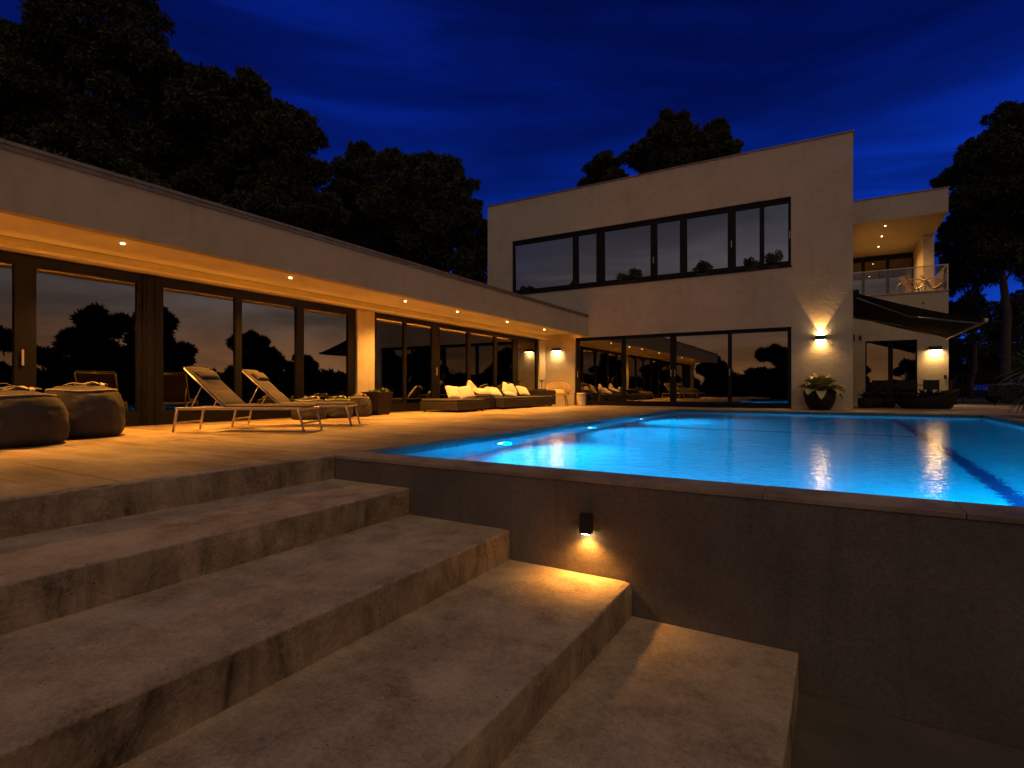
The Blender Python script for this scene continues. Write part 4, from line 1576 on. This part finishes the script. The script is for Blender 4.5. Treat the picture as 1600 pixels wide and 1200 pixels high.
tree('pine_tree', 'tall dense dark pine above the near end of the wing roof, top out of frame', 'tree', (-25.54, 9.2, -0.1),
     [(-25.12, 9.89, 15.26, 2.41, 0.85), (-27.53, 8.86, 13.44, 2.06, 0.85), (-24.83, 10.66, 13.54, 2.21, 0.85), (-29.21, 8.56, 11.68, 1.99, 0.85), (-26.42, 9.52, 11.12, 2.19, 0.85), (-24.93, 11.05, 11.65, 2.12, 0.85), (-24.82, 7.99, 8.46, 1.63, 0.85), (-24.57, 9.67, 8.74, 1.86, 0.85), (-24.43, 11.42, 9.96, 1.59, 0.85), (-26.41, 9.2, 16.59, 1.4, 0.85), (-24.86, 11.02, 16.49, 1.19, 0.85), (-26.26, 7.43, 12.09, 1.18, 0.85), (-27.67, 7.83, 9.24, 1.49, 0.85), (-22.97, 9.86, 7.52, 1.44, 0.85), (-29.37, 7.07, 11.84, 2.26, 0.85), (-29.49, 7.1, 14.41, 1.51, 0.85), (-27.75, 6.18, 8.67, 2.09, 0.85)],
     3, size=0.20, n_per=600)
tree('pine_tree', 'broad dark pine with stepped crown, second from the near end of the wing', 'tree', (-21.88, 13.72, -0.1),
     [(-22.31, 12.47, 12.25, 1.89, 0.85), (-20.79, 13.6, 11.68, 1.8, 0.85), (-24.8, 13.43, 11.33, 1.87, 0.85), (-22.64, 14.2, 10.29, 1.98, 0.85), (-19.34, 14.05, 10.85, 1.51, 0.85), (-24.92, 12.94, 9.33, 1.7, 0.85), (-18.95, 14.21, 9.13, 1.56, 0.85), (-22.69, 13.65, 8.3, 1.8, 0.85), (-19.47, 13.85, 7.43, 1.69, 0.85), (-18.04, 14.27, 10.63, 0.66, 0.85), (-25.52, 12.85, 13.71, 1.15, 0.85), (-20.49, 13.54, 12.89, 0.92, 0.85), (-18.36, 14.83, 7.91, 1.18, 0.85), (-25.0, 13.54, 14.47, 0.87, 0.85)],
     4, size=0.20, n_per=660)
tree('bushy_tree', 'rounded bushy tree behind the wing, left one of the pair before the two-storey block', 'tree', (-17.57, 17.46, -0.1),
     [(-18.82, 18.01, 10.91, 1.19, 0.85), (-16.75, 17.22, 9.42, 1.44, 0.85), (-19.23, 18.08, 9.27, 1.66, 0.85), (-16.92, 17.99, 8.12, 1.58, 0.85), (-18.33, 17.63, 7.23, 1.46, 0.85), (-17.98, 16.18, 9.6, 0.82, 0.85), (-17.63, 18.96, 11.0, 0.9, 0.85), (-19.49, 16.98, 8.12, 1.31, 0.85), (-18.2, 18.71, 6.86, 1.51, 0.85)],
     5, size=0.17, n_per=800, mat='pine_dark')
tree('bushy_tree', 'bushy tree with spiky top touching the corner of the two-storey block', 'tree', (-15.62, 19.79, -0.1),
     [(-16.95, 20.37, 11.16, 1.12, 0.85), (-15.25, 19.31, 9.52, 1.45, 0.85), (-16.24, 18.93, 8.71, 1.46, 0.85), (-14.46, 19.32, 8.09, 1.37, 0.85), (-15.33, 18.73, 7.07, 1.42, 0.85), (-14.08, 19.19, 9.4, 0.73, 0.85), (-14.13, 19.99, 8.65, 0.75, 0.85), (-14.4, 20.88, 7.29, 1.2, 0.85), (-13.61, 19.25, 5.84, 0.98, 0.85), (-16.87, 19.67, 6.9, 1.36, 0.85), (-15.07, 19.55, 10.66, 0.7, 0.85)],
     6, size=0.17, n_per=800, mat='pine_dark')
tree('umbrella_pine', 'rounded umbrella pine rising behind the roof of the two-storey block', 'tree', (-10.45, 45.01, -0.1),
     [(-11.64, 43.63, 20.17, 2.37, 0.85), (-13.43, 44.34, 19.95, 1.71, 0.85), (-10.53, 44.9, 21.23, 1.77, 0.85), (-11.43, 43.78, 21.62, 1.44, 0.85), (-8.55, 46.08, 20.71, 2.19, 0.85), (-9.69, 46.18, 19.8, 2.01, 0.85), (-7.31, 45.34, 19.22, 1.22, 0.85), (-8.47, 47.85, 22.31, 1.08, 0.85), (-10.54, 43.29, 18.06, 1.92, 0.85)],
     7, size=0.26, n_per=380, trunk_r=0.35)
tree('umbrella_pine', 'small round-topped pine, lower and further along the same roof', 'tree', (-16.65, 43.64, -0.1),
     [(-17.06, 44.26, 19.44, 1.55, 0.85), (-17.98, 44.05, 18.61, 1.23, 0.85), (-15.35, 42.73, 17.92, 1.27, 0.85), (-16.86, 44.51, 17.98, 1.67, 0.85), (-16.87, 43.03, 19.68, 0.87, 0.85)],
     8, size=0.26, n_per=380)
tree('pine_tree', 'tall dark pine beyond the loggia, leaning out of the frame', 'tree', (9.15, 43.91, -0.1),
     [(9.73, 44.52, 16.09, 1.97, 0.85), (8.1, 41.56, 13.99, 1.8, 0.85), (9.91, 42.77, 12.53, 2.25, 0.85), (7.42, 41.75, 12.87, 1.45, 0.85), (9.36, 45.62, 11.93, 2.24, 0.85), (6.61, 41.33, 11.94, 1.14, 0.85), (8.16, 44.21, 10.12, 2.01, 0.85), (10.39, 46.14, 9.86, 2.04, 0.85), (6.9, 44.1, 10.89, 1.3, 0.85), (8.53, 42.99, 8.62, 1.35, 0.85), (7.21, 42.24, 15.01, 0.77, 0.85), (9.17, 44.01, 17.2, 1.02, 0.85), (11.63, 46.35, 16.57, 2.81, 0.85), (11.26, 43.8, 11.09, 2.65, 0.85), (6.44, 43.15, 13.93, 0.72, 0.85), (5.77, 42.93, 13.58, 0.48, 0.85)],
     9, size=0.22, n_per=460, trunk_r=0.3)
tree('pine_tree', 'thin-trunked pine with open crown just past the balcony railing', 'tree', (8.41, 49.29, -0.1),
     [(7.85, 50.21, 10.23, 1.58, 0.85), (8.48, 47.71, 8.32, 1.13, 0.85), (7.7, 50.42, 8.42, 1.21, 0.85), (7.01, 47.02, 10.75, 1.22, 0.85), (8.3, 48.67, 6.28, 1.34, 0.85), (7.7, 49.25, 5.04, 1.55, 0.85), (10.29, 51.87, 5.61, 1.59, 0.85), (11.36, 50.49, 4.94, 1.52, 0.85)],
     10, size=0.20, n_per=340, trunk_r=0.2)
tree('bushy_tree', 'low wide dark tree behind the terrace fence', 'tree', (11.08, 57.87, -0.1),
     [(9.1, 58.17, 3.15, 1.83, 0.85), (10.67, 57.78, 3.35, 1.89, 0.85), (12.27, 57.93, 3.04, 1.86, 0.85), (14.05, 59.0, 3.56, 2.06, 0.85), (7.77, 54.76, 3.79, 1.74, 0.85), (14.69, 58.55, 7.07, 3.05, 0.85), (15.64, 59.36, 10.16, 3.06, 0.85), (8.96, 57.26, -0.07, 1.59, 0.85), (11.92, 60.11, -0.08, 1.62, 0.85), (13.9, 58.37, -0.04, 2.04, 0.85), (8.13, 54.53, 6.04, 1.32, 0.85), (11.92, 60.07, 4.78, 1.62, 0.85), (16.06, 60.96, 4.13, 2.62, 0.85), (9.68, 56.7, 1.5, 1.56, 0.85), (12.65, 57.89, 1.24, 1.54, 0.85)],
     11, size=0.20, n_per=300, trunk_r=0.2)

# low rounded shrubs under the big trees, between the wing roof and the trunks
rnd = random.Random(77)
hb = [(-19 - 3 * math.sin(k), 8 + k * 2.4, 2.4 + .6 * math.sin(k * 1.7), 2.6, 1.0) for k in range(16)]
hb += [(-22 + 1.5 * math.sin(k * 2), 6 + k * 2.2, 5.0 + .8 * math.sin(k * 2.3), 2.6, 1.0) for k in range(13)]
hd_ = bpy.data.objects.new('hedge', tuft_mesh('hedge', hb, 130, .42, 5, M['pine_dark']))
COL.objects.link(hd_)
tag(hd_, 'dense dark hedge filling the gaps between the trees behind the wing', 'hedge')

# dark shrubbery beside the pool and a yucca at the picture edge
yc = thing('yucca', 'spiky yucca shrub at the right-hand picture edge beside the pool', 'shrub', (3.66, 15.3, -1.32))
MB().tube([(0, 0, 0), (.04, .02, 1.0), (0, 0, 2.35)], .09, 8, r2=.07).build('stem', M['bark'], yc, smooth=True)
rosette(90, .85, .024, 2.35, 12, (-35, 85), .5, .05).build('leaf_head', M['succulent'], yc, smooth=True)
rosette(70, .75, .022, 1.9, 13, (-40, 60), .6, .05).build('leaf_skirt', M['fern'], yc, smooth=True)
sh = [(3.9 + .45 * math.sin(k), 5.6 + k * 1.0, -1.0, .55, .75) for k in range(12)]
s_ = bpy.data.objects.new('shrub_bed', tuft_mesh('shrub_bed', sh, 1400, .10, 6, M['pine_dark']))
COL.objects.link(s_)
tag(s_, 'dark low shrubs growing outside the pool side wall', 'shrubs', kind='stuff')

# the wooded garden across the lawn: mirrored in the glass
def copse(x, y, h, w_, sd, first):
    rr = random.Random(sd)
    bl = []
    for k in range(34):
        f = rr.random() ** 1.25
        sp_r = w_ * 1.15 * (1 - .75 * f)
        bl.append((x + rr.uniform(-1, 1) * sp_r, y + rr.uniform(-1, 1) * sp_r, -1.1 + h * (.12 + .80 * f), w_ * rr.uniform(.10, .27), .6))
    bl.append((x, y, -1.3 + h * .95, w_ * .12, .8))
    return tree('garden_pine', 'dark ragged pine across the garden, seen mirrored in the house glass', 'tree', (x, y, -1.32), bl, sd, n_per=220, size=.42, mat='pine_dark', elong=.10, group='pines across the garden', trunk_r=.16, limbs=False)


protos = [copse(13, 6.0, 8.0, 2.8, 61, True), copse(15, 13.5, 6.2, 2.8, 62, True), copse(16, 24.0, 4.6, 2.6, 63, True), copse(-10, -17, 4.9, 2.3, 64, True)]
SP = [(16, 9.5, 1, .80), (19, 17.5, 2, .95), (24, 21, 0, 1.0), (26, 30, 1, 1.1), (30, 38, 3, 1.1), (24, 44, 2, 1.0), (17, 0.5, 3, 1.1), (18, -7, 0, 1.0), (34, 27, 2, 1.25),
      (-4.6, -17, 1, .92), (-13.5, -18, 2, .66), (-18, -19, 0, .50), (-23, -17, 3, .58), (1.5, -18, 0, .80), (7, -18, 2, 1.0), (-28, -22, 1, .66), (12, -14, 1, 1.0), (-16, -26, 3, .70), (-7, -27, 2, .85)]
for (x, y, p, s) in SP:
    c = copy_tree(protos[p])
    c.location = (x, y, -1.32)
    c.scale = (s, s, s)
    c.rotation_euler = (0, 0, random.uniform(0, 6.28))

# far wood round the horizon
fb = []
rnd = random.Random(9)
for k in range(150):
    a = R(rnd.uniform(-25, 335))
    d = rnd.uniform(62, 90)
    x, y = d * math.sin(a), d * math.cos(a)
    fb.append((x, y, rnd.uniform(-1, 1.2), rnd.uniform(2.2, 3.4), .85))
fw = bpy.data.objects.new('far_woodland', tuft_mesh('far_woodland', fb, 55, .9, 8, M['pine_dark'], 4, clump=False))
COL.objects.link(fw)
tag(fw, 'dark woodland round the horizon beyond the garden', 'woodland', kind='stuff')
